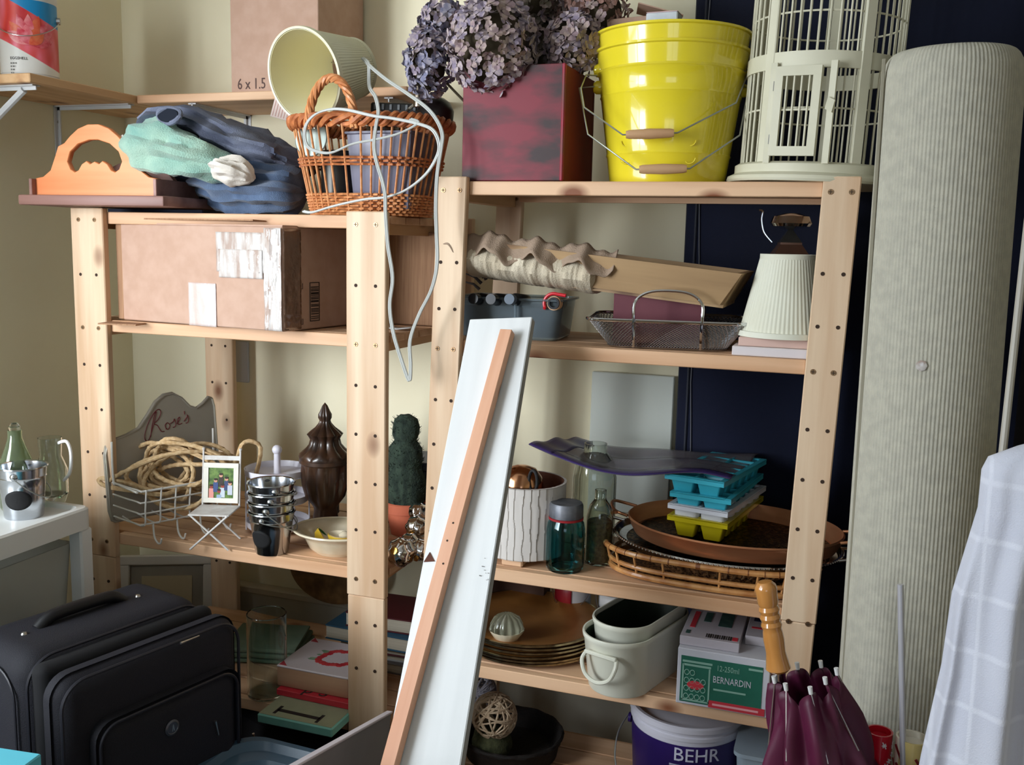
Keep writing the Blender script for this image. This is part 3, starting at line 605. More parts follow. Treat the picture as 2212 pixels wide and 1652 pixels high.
for i,(x,y,lb) in enumerate(((1023,645,'dark bottle lying in the clear bin, leftmost of three caps'),(1061,646,'dark bottle lying in the clear bin, middle of three caps'),(1101,646,'dark bottle with a grey cap in the clear bin, rightmost of three'))):
    p=at(x,y,1.80); q=thing('dark_bottle',lb,'bottle',(p.x,1.80,p.z),0,'bottles in the clear bin',rot=Rx(-.08)@Rx(-PI/2))
    B().lathe([(0,0),(.009,0),(.010,.002),(.010,.022),(.008,.024),(.013,.034),(.013,.10),(0,.10)],20).done('bottle_body',BOT,q)
    B().lathe([(0,-.003),(.0105,-.003),(.0105,.014),(.0098,.014),(0,.013)],20).done('cap',mat('grey_cap',(70,84,100),rough=.4) if i==2 else BOT,q)
p=at(1195,655,1.83)
t=thing('pipe_tool','short dark tube with a red plastic clip on the rim of the clear bin','tool',(p.x,1.83,p.z),rot=Rx(-PI/2-.05))
B().lathe([(.008,0),(.012,0),(.012,.06),(.008,.06)],20,closed=True).done('tube_body',BOT,t); B().lathe([(.0122,.004),(.0142,.004),(.0142,.02),(.0122,.02)],20,closed=True).done('wooden_collar',GRW,t)
B().tube([(-.019+.0*i,.012-.022*i/3*0,.002) for i in range(1)]+[(.019*cos(u)*1.05,-.019*sin(u),.004) for u in [PI*1.15-PI*i/12*.8 for i in range(12)]]+[(.024,-.016,.004)],[.003]*12+[.003,.0025][:2] if False else .0034,8).done('red_clip',mat('red_plastic',(196,24,38),rough=.35),t)
BUR=mat('cream_burlap',(196,182,158),(208,196,174),rough=.95,scale=(20,20,20),bump=.7,bscale=420); BUR2=mat('taupe_burlap',(150,128,110),(166,144,124),rough=.95,bump=.7,bscale=420)
t=thing('gathered_pillow','cream gathered fabric pillow with a taupe ruffle, squeezed under the wooden tray','pillow',(-.600,1.885,Z3+.126),rot=Rz(.06)@Ry(.10))
def pil(u,v):
    th=u*2*PI; x=-.15+.30*v; e=min(1,(v/.08+.02)**.5,((1-v)/.08+.02)**.5); g=1+.05*noise.noise(Vector((x*70,cos(th)*1.5,sin(th)*1.5)))+.02*noise.noise(Vector((x*210,th,1)))
    return (x,.10*cos(th)*e*g,.022+.040*sin(th)*e*g)
B().sheet(pil,20,150,cu=True,cap=True).done('gathered_cover',BUR,t)
def ruf(u,v):
    x=-.172+.34*u; return (x,-.070-.036*v-.010*sin(x*70)*v,.074-.030*v+.010*sin(x*70+1)*(.4+.6*v)*1.3+.003*sin(x*190)-.010*v)
B().sheet(ruf,140,6).done('ruffle',BUR2,t,solid=.002)
TRW=wood('tray_wood',(150,120,86),(178,146,106),(110,80,56),'x',rough=.5)
a_,c_=at(1040,528,1.80),at(1600,599,1.80); d_=at(1065,590,1.80); e_=at(1562,648,1.80)
an=-math.atan2(c_.z-a_.z,c_.x-a_.x); mid=(a_+c_+d_+e_)/4
t=thing('wooden_tray','long shallow wooden tray with sloping sides lying tilted on top of the pillow','tray',(mid.x,1.80,mid.z),rot=Ry(an))
LL=(c_-a_).length/2; l2=(e_-d_).length/2; hh=.031
def trb(b,y0,y1,y2,y3): 
    pass
b=B(); v=[b.bm.verts.new(q) for q in ((-LL,0,hh),(LL,0,hh),(l2-.005,.016,-hh),(-l2-.0,.016,-hh),(-LL,.010,hh),(LL,.010,hh),(l2-.005,.026,-hh),(-l2,.026,-hh))]
for q in ((0,1,2,3),(7,6,5,4),(0,4,5,1),(1,5,6,2),(2,6,7,3),(3,7,4,0)): b.bm.faces.new([v[i] for i in q])
b.done('front_board',TRW,t)
b=B(); v=[b.bm.verts.new(q) for q in ((-LL,.24,hh),(LL,.24,hh),(l2,.224,-hh),(-l2,.224,-hh),(-LL,.23,hh),(LL,.23,hh),(l2,.214,-hh),(-l2,.214,-hh))]
for q in ((3,2,1,0),(4,5,6,7),(1,5,4,0),(2,6,5,1),(3,7,6,2),(0,4,7,3)): b.bm.faces.new([v[i] for i in q])
b.done('back_board',TRW,t)
for sg in (-1,1):
    b=B(); v=[b.bm.verts.new(q) for q in ((sg*LL,.0105,hh),(sg*LL,.2295,hh),(sg*(l2),.213,-hh),(sg*(l2),.0265,-hh),(sg*(LL-.010),.0105,hh),(sg*(LL-.010),.2295,hh),(sg*(l2-.010),.213,-hh),(sg*(l2-.010),.0265,-hh))]
    for q in ((0,1,2,3),(7,6,5,4),(0,4,5,1),(1,5,6,2),(2,6,7,3),(3,7,4,0)): b.bm.faces.new([v[i] for i in q])
    b.done('end_board',TRW,t)
B().box((0,.12,-hh-.003),(2*l2,.19,.006)).done('bottom_board',TRW,t)
TW=mat('dark_twig',(44,34,30),(70,54,46),rough=.9)
t=thing('twig_bundle','bundle of dark brown twigs sticking up behind the narrow left post','twigs',at(1030,600,1.84)); rnd=random.Random(3)
for i,(x0,y0,x1,y1) in enumerate(((1066,600,1015,520),(1060,590,1032,545),(1075,600,1040,560),(1040,612,1003,590),(1045,600,1012,560),(1036,625,1002,608),(1050,604,1024,572))):
    a,c=at(x0,y0,1.83+.006*i),at(x1,y1,1.83+.004*i); B().tube([a,(a+c)/2+Vector((.004,0,.003)),c],[.004,.003,.0015],6).done('twig',TW,t,world=True)
# perforated grill basket with a red box
SM=mat('perforated_steel',(150,146,144),(176,172,170),rough=.28,metal=.9)
gbp=Vector((-.330,1.885,Z3+.0005)); t=thing('grill_basket','perforated metal grill basket with upright wire handles, holding a dark red box','grill basket',gbp,rz=.16); t.scale=(1.13,1.0,1.05)
def gside(u):     # ring outline parameter
    return u
prof=[(.098,.068,.002),(.104,.074,.006),(.118,.088,.028),(.132,.102,.050)]
b=B()
def gring(a,c_,z,n=6): return [Vector((x,y,z)) for x,y in rrect(a,c_,.03,n)]
def dens(P,k):
    out=[]; n=len(P)
    for i in range(n):
        L=(P[(i+1)%n]-P[i]).length; m_=max(1,int(round(L/k)))
        for j in range(m_): out.append(P[i].lerp(P[(i+1)%n],j/m_))
    return out
mesh_b=B(); lv=9; K=132
def resamp(P,K):
    Ls=[0]; n=len(P)
    for i in range(n): Ls.append(Ls[-1]+(P[(i+1)%n]-P[i]).length)
    out=[]; j=0
    for k in range(K):
        s_=Ls[-1]*k/K
        while Ls[j+1]<s_: j+=1
        u=(s_-Ls[j])/max(1e-9,Ls[j+1]-Ls[j]); out.append(P[j].lerp(P[(j+1)%n],u))
    return out
rg=[]
for i in range(lv+1):
    s_=i/lv; z=.004+.046*s_; rg.append(resamp(gring(.100+.032*s_,.070+.032*s_,z),K))
for k in range(K):
    mesh_b.tube([rg[i][(k+i)%K] for i in range(lv+1)],.00085,4,cap=False); mesh_b.tube([rg[i][(k-i)%K] for i in range(lv+1)],.00085,4,cap=False)
mesh_b.done('woven_wire_mesh',SM,t,kind='stuff',smooth=False)
B().tube(dens(gring(.134,.104,.052),.02),.0032,8,closed=True).done('rim',CHROME,t)
tub(B(),[(.099,.069,0),(.102,.072,.003),(.099,.069,.004)],r=.03).done('basket_floor',SM,t)
for sg in (-1,1):
    hx=.055; y_=sg*.107
    B().tube(smooth_pts([(-hx,sg*.080,.003),(-hx,y_,.05),(-hx,y_+sg*.002,.082),(-hx+.012,y_,.098),(-hx+.035,y_,.106),(hx-.035,y_,.106),(hx-.012,y_,.098),(hx,y_+sg*.002,.082),(hx,y_,.05),(hx,sg*.080,.003)],4),.0026,8).done('wire_handle',CHROME,t)
t=thing('red_wooden_box','dark red wooden box standing in the perforated grill basket','box',(gbp.x-.018,gbp.y+.006,Z3+.006),rz=.10)
MR=mat('maroon_paint',(96,46,56),(112,60,68),rough=.5,scale=(8,8,8)); B().box((0,0,.048),(.172,.095,.096),bev=.0015).done('box_body',MR,t); B().box((0,0,.0972),(.174,.097,.003),bev=.001).done('lid',MR,t)
# small lampshade on two boards
bx_=thing('square_board','whitewashed square board, lower one under the small lampshade','board',(-.112,1.888,Z3),rz=.0); B().box((0,0,.0085),(.165,.20,.017),bev=.001).done('board_body',mat('whitewashed_wood',(206,196,196),(220,210,206),rough=.7,scale=(30,4,30)),bx_)
B().box((0,-.1002,.0085),(.163,.0006,.013)).done('edge_band',mat('pale_edge',(214,206,208),rough=.6),bx_)
bx2=thing('square_board','pinkish square board, upper one right under the small lampshade','board',(-.108,1.885,Z3+.0175),rz=.02); B().box((0,0,.008),(.156,.186,.016),bev=.001).done('board_body',mat('pinkish_wood',(206,172,160),(220,190,176),rough=.7,scale=(4,30,30)),bx2)
B().box((.0,-.0932,.008),(.154,.0006,.012)).done('edge_band',mat('pink_edge',(214,180,168),rough=.6),bx2)
sh=thing('lampshade','small ivory pleated lampshade standing on two square boards behind the right post','lampshade',(-.108,1.855,Z3+.0338))
shade(sh,.083,.050,.150,n=64,m=mat('white_pleated_fabric',(220,220,204),(212,210,190),rough=.85))
# lantern
CP=mat('bronze_metal',(96,70,58),(120,90,76),rough=.35,metal=.8)
t=thing('lantern','bronze lantern with a pyramid roof and a chrome dome, behind the small lampshade','lantern',(-.12,2.045,Z3),rz=.2)
b=B(); b.prism(rrect(.055,.055,.004,2),0,.012); b.prism(rrect(.050,.050,.004,2),.138,.146); b.done('lantern_base',CP,t)
for sx_ in (-1,1):
    for sy_ in (-1,1): B().box((sx_*.047,sy_*.047,.075),(.008,.008,.126)).done('corner_post',CP,t)
for k in range(4): o=B().box((0,-.047,.075),(.084,.002,.124)).done('glass_pane',GLASS,t); o.rotation_euler=(0,0,k*PI/2)
b=B(); b.lathe([(.082,.146),(.030,.202),(.030,.206),(.020,.210),(0,.210)],4); b.done('roof',CP,t,smooth=False).rotation_euler=(0,0,PI/4)
B().lathe([(.030,.206),(.006,.232),(0,.232)],4).done('roof_cap',DM,t,smooth=False).rotation_euler=(0,0,PI/4)
B().lathe([(0,.232),(.012,.232),(.038,.238),(.042,.244),(.036,.258),(.015,.264),(0,.265)],32).done('chrome_dome',CHROME,t)
B().tube(smooth_pts([(-.035,0,.206),(-.052,0,.226),(-.058,0,.25),(-.057,0,.267),(-.064,0,.269)],5),.002,7).done('carry_handle',CHROME,t)
# ================================================ second shelf of the left unit (z 1.255)
ZB=1.2555
ca=-.13; cpos=at(612,712,1.705); L0=.455; L1=.44; HB=.214
t=thing('cardboard_box','wide brown cardboard box patched with shiny clear tape, second shelf of the left unit','box',(cpos.x,1.705,ZB+.001),rz=ca)
# local: x along the front going left (negative), y going back
b=B(); b.box((-L0/2,L1/2,HB/2),(L0,L1,HB-.002),bev=.002); b.done('box_body',CARD,t)
B().box((-L0/2,L1*.27,HB+.0005),(L0-.006,L1*.52,.003),rot=Rx(.0)@Ry(0)).done('top_flap',CARD,t)
B().box((-L0/2-.03,.10,HB+.008),(L0*.8,.2,.003),rot=Rx(-.03)@Ry(.0)).done('top_flap',CARDD,t)
B().box((-L0-.010,.006,HB/2),(.020,.003,HB-.004)).done('side_flap',CARDD,t)
B().box((-L0+.03,-.025,-.0045),(.09,.06,.003),rot=Rz(.3)).done('torn_corner_flap',CARDD,t)
TAPE=mat('clear_packing_tape',(206,200,196),(176,156,146),rough=.12,scale=(50,50,10),bump=1,bscale=60,coat=1,lo=.45,hi=.6); TAPE2=mat('milky_tape',(222,210,208),(206,184,176),rough=.2,scale=(60,60,8),bump=.8,bscale=90,coat=.6)
def wr(b,x0,x1,z0,z1,y=-.0012,n=20,m=14,amp=.0016):
    b.sheet(lambda u,v:(x0+(x1-x0)*u,y-amp*abs(noise.noise(Vector((u*9,v*3,x0*50))))-amp*.6*abs(noise.noise(Vector((u*30,v*8,3)))),z0+(z1-z0)*v),n,m); return b
wr(B(),-.175,-.036,.118,.200).done('tape_patch',TAPE,t,solid=.0003); wr(B(),-.168,-.05,.106,.165,y=-.0018).done('tape_patch',TAPE,t,solid=.0003)
wr(B(),-.046,-.001,.002,HB-.004,y=-.0022,amp=.003,m=40).done('tape_strip',TAPE,t,solid=.0003)
b=B(); b.sheet(lambda u,v:(.0014+.002*abs(noise.noise(Vector((u*6,v*16,9)))),.001+.055*u,.004+(HB-.01)*v),12,40); b.done('tape_strip',mat('brown_tape',(104,74,58),(120,88,70),rough=.15,coat=1,scale=(40,40,10),bump=1,bscale=80),t,solid=.0003)
wr(B(),-.256,-.178,.0,.092,y=-.0012,amp=.001).done('paper_label',TAPE2,t,solid=.0003)
BL=mat('black_print',(34,26,24),rough=.8)
def sprint(y0,y1,z0,z1,name='printed_mark',m=BL):
    B().box((.0011,(y0+y1)/2,(z0+z1)/2),(.0006,y1-y0,z1-z0)).done(name,m,t)
for (y0,y1,z0,z1) in ((.085,.0865,.018,.098),(.116,.1175,.018,.098),(.085,.1175,.0975,.099),(.085,.1175,.017,.0185)): sprint(y0,y1,z0,z1)
z=.022
rnd=random.Random(4)
while z<.094: h_=rnd.choice((.0015,.002,.004)); sprint(.089,.114,z,z+h_,'barcode_line'); z+=h_+rnd.choice((.0015,.0025,.004))
for y0 in (.012,.052):
    for z0 in (.012,.086): sprint(y0,y0+.010,z0,z0+.001); sprint(y0 if y0<.03 else y0+.009,y0+.001 if y0<.03 else y0+.010,z0,z0+.012)
t=thing('cardboard_box','dark brown cardboard box hidden behind the taped one, beside the narrow post','box',(-.965,2.09,ZB+.001),rz=0); B().box((0,0,.105),(.17,.16,.21),bev=.002).done('box_body',CARDD,t)
t=thing('paper_sheet','small white folded paper lying on the second shelf beyond the dangling cord','paper',(-.92,1.90,ZB+.0005),rz=.3)
B().sheet(lambda u,v:(-.035+.07*u,-.03+.06*v,.002+.008*abs(u-.5)),6,2).done('paper_body',WHITE,t,solid=.0006)
# ================================================ third shelf of the left unit (z .76)
ZC=.7605
SG=mat('grey_sign_metal',(150,145,134),(166,160,148),rough=.4,metal=.3,scale=(5,5,5)); WW=mat('white_coated_wire',(212,210,204),rough=.4)
pA=on(236,1090,ZC+.035); pB=on(475,1120,ZC+.03); pB=Vector((-1.50,2.02,pA.z)); pA=Vector((-1.640,1.715,ZC+.04))
pA=at(234,1080,1.728); pA.z=ZC+.030
pB=at(476,1050,1.985); pB.z=pA.z
dv=(pB-pA); dv.z=0; Ls=dv.length; ang_=math.atan2(dv.y,dv.x)
t=thing('wire_rack','grey scalloped sign board with a white wire basket and hooks, holding the coiled rope','rack',pA,rz=ang_)
lean_=Rx(-.12)
def pxy(x,y):      # pixel -> position on the sign board plane (local x along board, local y up)
    X=(x-228)/(476-228); return X
prof_=[(0,.02),(.0,.16),(.03,.185),(.10,.195),(.24,.205),(.33,.225),(.40,.262),(.50,.292),(.60,.300),(.70,.290),(.78,.268),(.84,.262),(.90,.272),(.96,.280),(1.0,.262),(1.0,.02),(.97,0),(.03,0)]
HS=.285/.300
out=[(u*Ls,v*HS) for u,v in [(0,.03),(0,.165),(.02,.188),(.07,.20),(.20,.210),(.30,.222),(.38,.25),(.46,.282),(.54,.298),(.62,.300),(.70,.286),(.77,.262),(.83,.255),(.89,.265),(.95,.280),(.985,.276),(1.0,.255),(1.0,.03),(.98,.005),(.95,0),(.05,0),(.02,.005)]]
me=plate(out,[],.003,'sign_board'); me.materials.append(SG); so=bpy.data.objects.new('sign_board',me); C.objects.link(so); so.parent=t; so.rotation_euler=(FRONT@Rx(-0)).to_euler(); so.rotation_euler=(Rx(-.10)@FRONT).to_euler(); MW[so.name]=MW[t.name]@(Rx(-.10)@FRONT).to_4x4()
b=B(); b.tube([(x*.985+.004,y*.975+.004,.0022) for x,y in out],.003,6,closed=True); b.done('rolled_edge',SG,so)
# script lettering Rose's
SCR=mat('dark_red_lettering',(96,30,34),rough=.6)
st=[[(0,0),(.004,.018),(.010,.036),(.014,.040),(.011,.030),(.004,.012),(-.004,-.004),(-.010,-.002),(-.010,.008),(-.002,.026),(.010,.040),(.019,.043),(.022,.036),(.016,.026),(.008,.021),(.014,.016),(.020,.004),(.026,.002)],
 [(.030,.004),(.028,.012),(.033,.015),(.037,.009),(.033,.003),(.030,.006)],[(.038,.012),(.044,.014),(.046,.018),(.048,.010),(.046,.004),(.042,.004)],[(.050,.008),(.056,.014),(.056,.018),(.052,.015),(.053,.006),(.060,.006)],[(.066,.026),(.066,.020)],[(.064,.008),(.070,.014),(.071,.018),(.073,.010),(.071,.004),(.067,.004)]]
b=B()
for q in st: b.tube(smooth_pts([(x*1.35+Ls*.40,y*1.35+.185+x*.25,.0028) for x,y in q],4),.0012,5)
b.done('script_lettering',SCR,so)
# wire basket in front (local -y)
b=B(); DP=.125; x0,x1=.01,Ls-.02
def loop(z,d,k=.012):
    return [(x0,-.004,z),(x0+.01,-d+.02,z),(x0+.03,-d,z),(x1-.03,-d,z),(x1-.01,-d+.02,z),(x1,-.004,z)]
for i,(z,d) in enumerate(((.095,DP),(.068,DP-.004),(.042,DP-.008),(.016,DP-.012))): b.tube(smooth_pts(loop(z,d),3),.0026 if i==0 else .002,7)
b.done('basket_rings',WW,t)
for i in range(7):
    x=x0+.02+(x1-x0-.04)*i/6; B().tube(smooth_pts([(x,-DP-.002,.098),(x,-DP+.006,.05),(x,-DP+.012,.014),(x,-DP*.5,.008),(x,-.004,.012)],3),.0019,6).done('basket_wire',WW,t)
for i in range(4):
    x=x0+.04+(x1-x0-.08)*i/3; B().tube(smooth_pts([(x,-DP+.012,.014),(x,-DP+.008,-.014),(x+.002,-DP-.002,-.027),(x+.003,-DP-.014,-.026),(x+.003,-DP-.020,-.014)],4),.0022,7).done('hook',WW,t)
for x in (x0,x1): B().tube(smooth_pts([(x,-.006,.19),(x,-.008,.10),(x,-.03,.096),(x,-DP,.095)],4),.0026,7).done('side_wire',WW,t)
# rope
RP=mat('sisal_rope',(186,152,108),(214,186,144),rough=.9,scale=(120,120,120),bump=.6,bscale=700)
rc=at(398,1012,1.83); rnd=random.Random(11)
pts=[]
ux=Vector((.93,.37,0)).normalized(); uz=Vector((0,0,1)); uy=Vector((ux.y,-ux.x,0))*.8
nl=11
for i in range(nl*14):
    th=2*PI*i/14+.3*sin(i*.37); lp=i/14
    ra=.085+.030*sin(lp*1.9+1)+.012*sin(i*.9); rb=.052+.022*sin(lp*2.7); tiltp=.5*sin(lp*1.3)
    off=ux*(.035*sin(lp*2.2)-.01)+uy*(.016*sin(lp*3.1)+.012*(lp/nl))+uz*(.012*sin(lp*1.7)-.004*lp*.2)
    pts.append(rc+off+ux*(ra*cos(th+.4*sin(lp)))+uz*(rb*sin(th))+uy*(.035*sin(th+lp*1.1+tiltp)))
t_end=[rc+ux*(-.03)+uz*(-.05)+uy*.05,rc+ux*(-.10)+uz*(-.045)+uy*.045,rc+ux*(-.17)+uz*(-.035)+uy*.04,rc+ux*(-.185)+uz*(-.02)+uy*.03,rc+ux*(-.13)+uz*(-.022)+uy*.05,rc+ux*(-.06)+uz*(-.04)+uy*.06]
t_start=[rc+ux*.16+uz*(-.03)+uy*.0,rc+ux*.175+uz*.05+uy*(-.01),rc+ux*.14+uz*.065,rc+ux*.12+uz*.02+uy*.01]
B().tube(smooth_pts(t_start+pts+t_end,4),.0050,9,lobes=3,twist=330,amp=.2).done('coiled_rope',RP,label='tangled coil of tan twisted sisal rope heaped in the white wire basket',cat='rope')
# little folding chair photo holder
CHW=mat('chipped_white_metal',(214,212,208),(196,190,184),rough=.55,scale=(50,50,50))
q1=on(410,1187,ZC); q2=on(489,1186,ZC); q3=on(545,1166,ZC)
fx=Vector((1,.20,0)).normalized(); ra_=math.atan2(.20,1)
t=thing('photo_chair','miniature white folding chair holding a framed photo, in front of the wire rack','photo holder',(-1.338,1.719,ZC),rz=.30)
W_,D2,Hs=.085,.085,.078
b=B(); b.box((W_/2,D2/2,Hs),(W_+.006,D2,.0035),bev=.001); b.done('seat',CHW,t)
for y in (0,D2):
    B().tube([(0,y,.0),(W_*.5,y,Hs*.5),(W_,y,Hs)],.0023,7).done('leg',CHW,t); B().tube([(W_,y+.003,.0),(W_*.5,y+.003,Hs*.5),(0,y+.003,Hs)],.0023,7).done('leg',CHW,t)
for x in (0,W_):
    B().tube([(x,D2,Hs),(x,D2+.016,Hs+.125)],.0024,7).done('back_post',CHW,t); B().lathe([(0,-.004),(.0035,-.002),(.0035,.002),(0,.004)],10,c=(x,D2+.0165,Hs+.128)).done('finial',CHW,t)
B().box((W_/2,D2+.0145,Hs+.108),(W_,.003,.010),rot=Rx(-.12)).done('back_rail',CHW,t); B().tube([(.01,0,.010),(.01,D2,.010)],.0016,6).done('stretcher',CHW,t)
fr_=B(); M3=Rx(-.12); c9=Vector((W_/2,D2+.004,Hs+.052))
for (dx,dz,sx_,sz_) in ((0,.040,.080,.011),(0,-.040,.080,.011),(-.0345,0,.011,.070),(.0345,0,.011,.070)): fr_.box(c9+M3@Vector((dx,0,dz)),(sx_,.005,sz_),rot=M3)
fr_=fr_.done('photo_frame',mat('cream_frame',(226,222,210),rough=.5),t)
ph=B().box(c9+M3@Vector((0,.0005,0)),(.060,.002,.070),rot=M3).done('photo',mat('photo_foliage',(52,84,34),(110,140,66),rough=.35,scale=(90,90,90),detail=3),t)
fc=[(-.022,-.012,(226,150,140),(150,60,50)),(-.012,.002,(60,80,130),(206,150,124)),(0,.014,(60,50,46),(214,160,132)),(.004,-.010,(196,206,216),(216,164,136)),(.013,.006,(56,70,110),(206,150,124)),(.021,-.004,(190,196,210),(210,158,130)),(-.004,-.022,(150,170,196),(216,164,136))]
for i,(x,z,cb_,cf) in enumerate(fc):
    b=B(); c1=c9+M3@Vector((x,-.0012-.00005*i,z-.012)); b.box(c1,(.011,.0004,.022 if z>-.02 else .014),rot=M3); b.done('photo_figure_print',mat('print_cloth_%d'%i,cb_),ph)
    b=B(); b.lathe([(0,0),(.0042,0),(.0042,.0004),(0,.0004)],12); o=b.done('photo_face_print',mat('print_skin_%d'%(i%3),cf),ph); o.location=c9+M3@Vector((x,-.0014-.00005*i,z+.003)); o.rotation_euler=(PI/2-.12,0,0)
    b=B(); b.lathe([(0,0),(.0044,0),(.0044,.0003),(0,.0003)],12,sy=.6); o=b.done('photo_hair_print',mat('print_hair',(50,32,24)),ph); o.location=c9+M3@Vector((x,-.0016-.00005*i,z+.0062)); o.rotation_euler=(PI/2-.12,0,0)
# nested tin pails
GV=mat('galvanised_tin',(182,186,192),(204,208,214),rough=.18,metal=1,scale=(12,12,30)); CHK=mat('chalkboard_black',(14,14,16),rough=.8)
def pail(label,loc,r0,r1,h,lab,rz=0,group=None,hand=1):
    t=thing('tin_pail',label,'pail',loc,rz,group); R_=lambda z:r0+(r1-r0)*z/h
    B().lathe([(0,.003),(r0-.002,.003),(r0,0),(r0+.001,.003),(R_(.62*h),.62*h),(R_(.78*h),.78*h),(R_(.79*h)+.0012,.795*h),(R_(.81*h),.81*h),(r1,h-.003),(r1+.0025,h-.0015),(r1+.0015,h+.001),(r1-.001,h-.001),(r0-.002,.005),(0,.005)],48).done('pail_body',GV,t)
    for a in (-PI/2+.35,PI/2+.35):
        o=B().lathe([(0,-.001),(.0075,-.001),(.0075,.001),(.005,.004),(0,.0055)],16).done('handle_ear',GV,t); d=Vector((cos(a),sin(a),0)); o.location=d*R_(.86*h)+Vector((0,0,.86*h)); o.rotation_euler=d.to_track_quat('Z','Y').to_euler()
    if lab:
        b=B(); 
        def lf(u,v): 
            a=2*PI*u; rr=v; x=.027*rr*cos(a); z=.40*h+.020*rr*sin(a); r=R_(z)+.0009; th=-PI/2+lab+x/r; return (r*cos(th),r*sin(th),z)
        b.sheet(lf,28,4,cu=True); b.done('chalkboard_label',CHK,t,solid=.0006)
    if hand:
        a0=-PI/2+.35; R1=R_(.86*h)+.006
        B().tube([Vector((R1*cos(a0+PI*u)*1.02,R1*sin(a0+PI*u)*1.02,.86*h-.05*sin(PI*u)*(1 if hand==1 else .3))) for u in [i/20 for i in range(21)]],.0012,6).done('wire_handle',WIR,t)
    return t
pp=on(583,1200,ZC); pp=Vector((-1.166,1.778,ZC))
for i,lb in enumerate(('bottom tin pail of the nested stack, with a black oval chalkboard label','second tin pail from the bottom of the nested stack','third tin pail from the bottom of the nested stack','top tin pail of the nested stack, open rim uppermost')):
    pail(lb,pp+Vector((0,0,.0215*i)),.035,.050,.094,.16 if i==0 else 0,rz=-.25+.22*i,group='nested tin pails on the third shelf',hand=(1 if i==1 else 2))
t=thing('tiered_stand','white three-tier round tray stand with a ball finial, behind the tin pails','tray stand',(-1.245,1.925,ZC+.001))
WM=mat('white_enamel',(216,214,224),rough=.35)
for z,r in ((.008,.072),(.070,.074),(.132,.074)):
    B().lathe([(0,z),(r-.004,z),(r,z+.004),(r+.002,z+.018),(r,z+.018),(r-.004,z+.005),(0,z+.004)],48).done('tray',WM,t)
B().cyl((0,0,.136),(0,0,.184),.0085,.0075,n=16).done('center_rod',WM,t); B().lathe([(0,.180)]+[(.0115*cos(u),.192+.0115*sin(u)) for u in [-1.2+.3*i for i in range(9)]]+[(0,.2035)],20).done('ball_finial',WM,t)
for k in range(4): a=.5+k*PI/2; B().cyl((.073*cos(a),.073*sin(a),0),(.073*cos(a),.073*sin(a),.15),.0018,n=6).done('side_rod',WM,t)
B().sheet(lambda u,v:((.02+.04*v)*cos(-1.9+1.7*u),(.02+.04*v)*sin(-1.9+1.7*u),.1375+.001*v),16,4).done('red_smear',mat('orange_red_print',(204,92,70),(216,206,212),rough=.5,scale=(60,60,60)),t,solid=.0006)
# urn
UR=mat('dark_bronze_wood',(38,24,17),(74,50,34),rough=.35,scale=(30,30,12),coat=.3)
t=thing('urn','dark brown fluted wooden urn with a pointed lid, behind the cream bowl','urn',(-1.128,1.945,ZC))
fl=lambda a,z:1+(.16*(abs(cos(a*5))-.65) if .07<z<.168 or z>.19 else 0)
B().lathe([(0,0),(.046,0),(.046,.012),(.036,.018),(.040,.028),(.030,.034),(.026,.060),(.030,.068),(.044,.088),(.052,.120),(.054,.150),(.055,.168),(.060,.172),(.060,.180),(0,.180)],80,rf=fl).done('urn_body',UR,t,ang=50)
o=B().lathe([(0,.180),(.060,.180),(.061,.187),(.056,.194),(.044,.204),(.036,.214),(.033,.226),(.036,.232),(.040,.238),(.034,.244),(.022,.254),(.014,.264),(.012,.270),(.015,.276),(.015,.284),(.011,.292),(.006,.304),(0,.312)],80,rf=fl).done('urn_lid',UR,t,ang=50)
# topiary
GRS=mat('dark_green_fibre',(27,38,32),(52,66,54),rough=1,scale=(90,90,30),bump=1,bscale=260); TC=mat('terracotta',(176,88,62),(196,106,76),rough=.7,scale=(10,10,10))
tp=Vector((-.955,2.015,ZC)); t=thing('topiary','artificial topiary of dark green balls in a terracotta pot behind the wide post','topiary',tp); t.scale=(1.12,1.0,1.2)
B().lathe([(0,0),(.030,0),(.040,.045),(.044,.046),(.046,.064),(.042,.066),(.038,.048),(0,.050)],36).done('pot',TC,t)
b=B(); b.lathe([(0,.05),(.036,.055),(.043,.075),(.045,.095),(.041,.115),(.036,.128),(.033,.135),(.037,.15),(.035,.172),(.028,.182),(.023,.188),(.028,.20),(.029,.214),(.024,.229),(.012,.238),(0,.240)],48); b.noise(.003,60,3); b.done('foliage',GRS,t)
b=B(); rnd=random.Random(5)
for i in range(520):
    z=rnd.uniform(.06,.236); rz_=[(.055,.036),(.075,.043),(.095,.045),(.115,.041),(.135,.033),(.15,.037),(.172,.035),(.188,.023),(.2,.028),(.214,.029),(.229,.024),(.24,.004)]
    for (za,r_a),(zb_,r_b) in zip(rz_,rz_[1:]):
        if za<=z<=zb_: r=r_a+(r_b-r_a)*(z-za)/(zb_-za)
    a=rnd.uniform(0,2*PI); d=Vector((cos(a),sin(a),rnd.uniform(-.2,.9))); p0=Vector((r*cos(a),r*sin(a),z)); b.tube([p0,p0+d*.005+Vector((0,0,.002))],[.0006,.0002],3,cap=False)
b.done('fibre_tufts',GRS,t,kind='stuff',smooth=False)
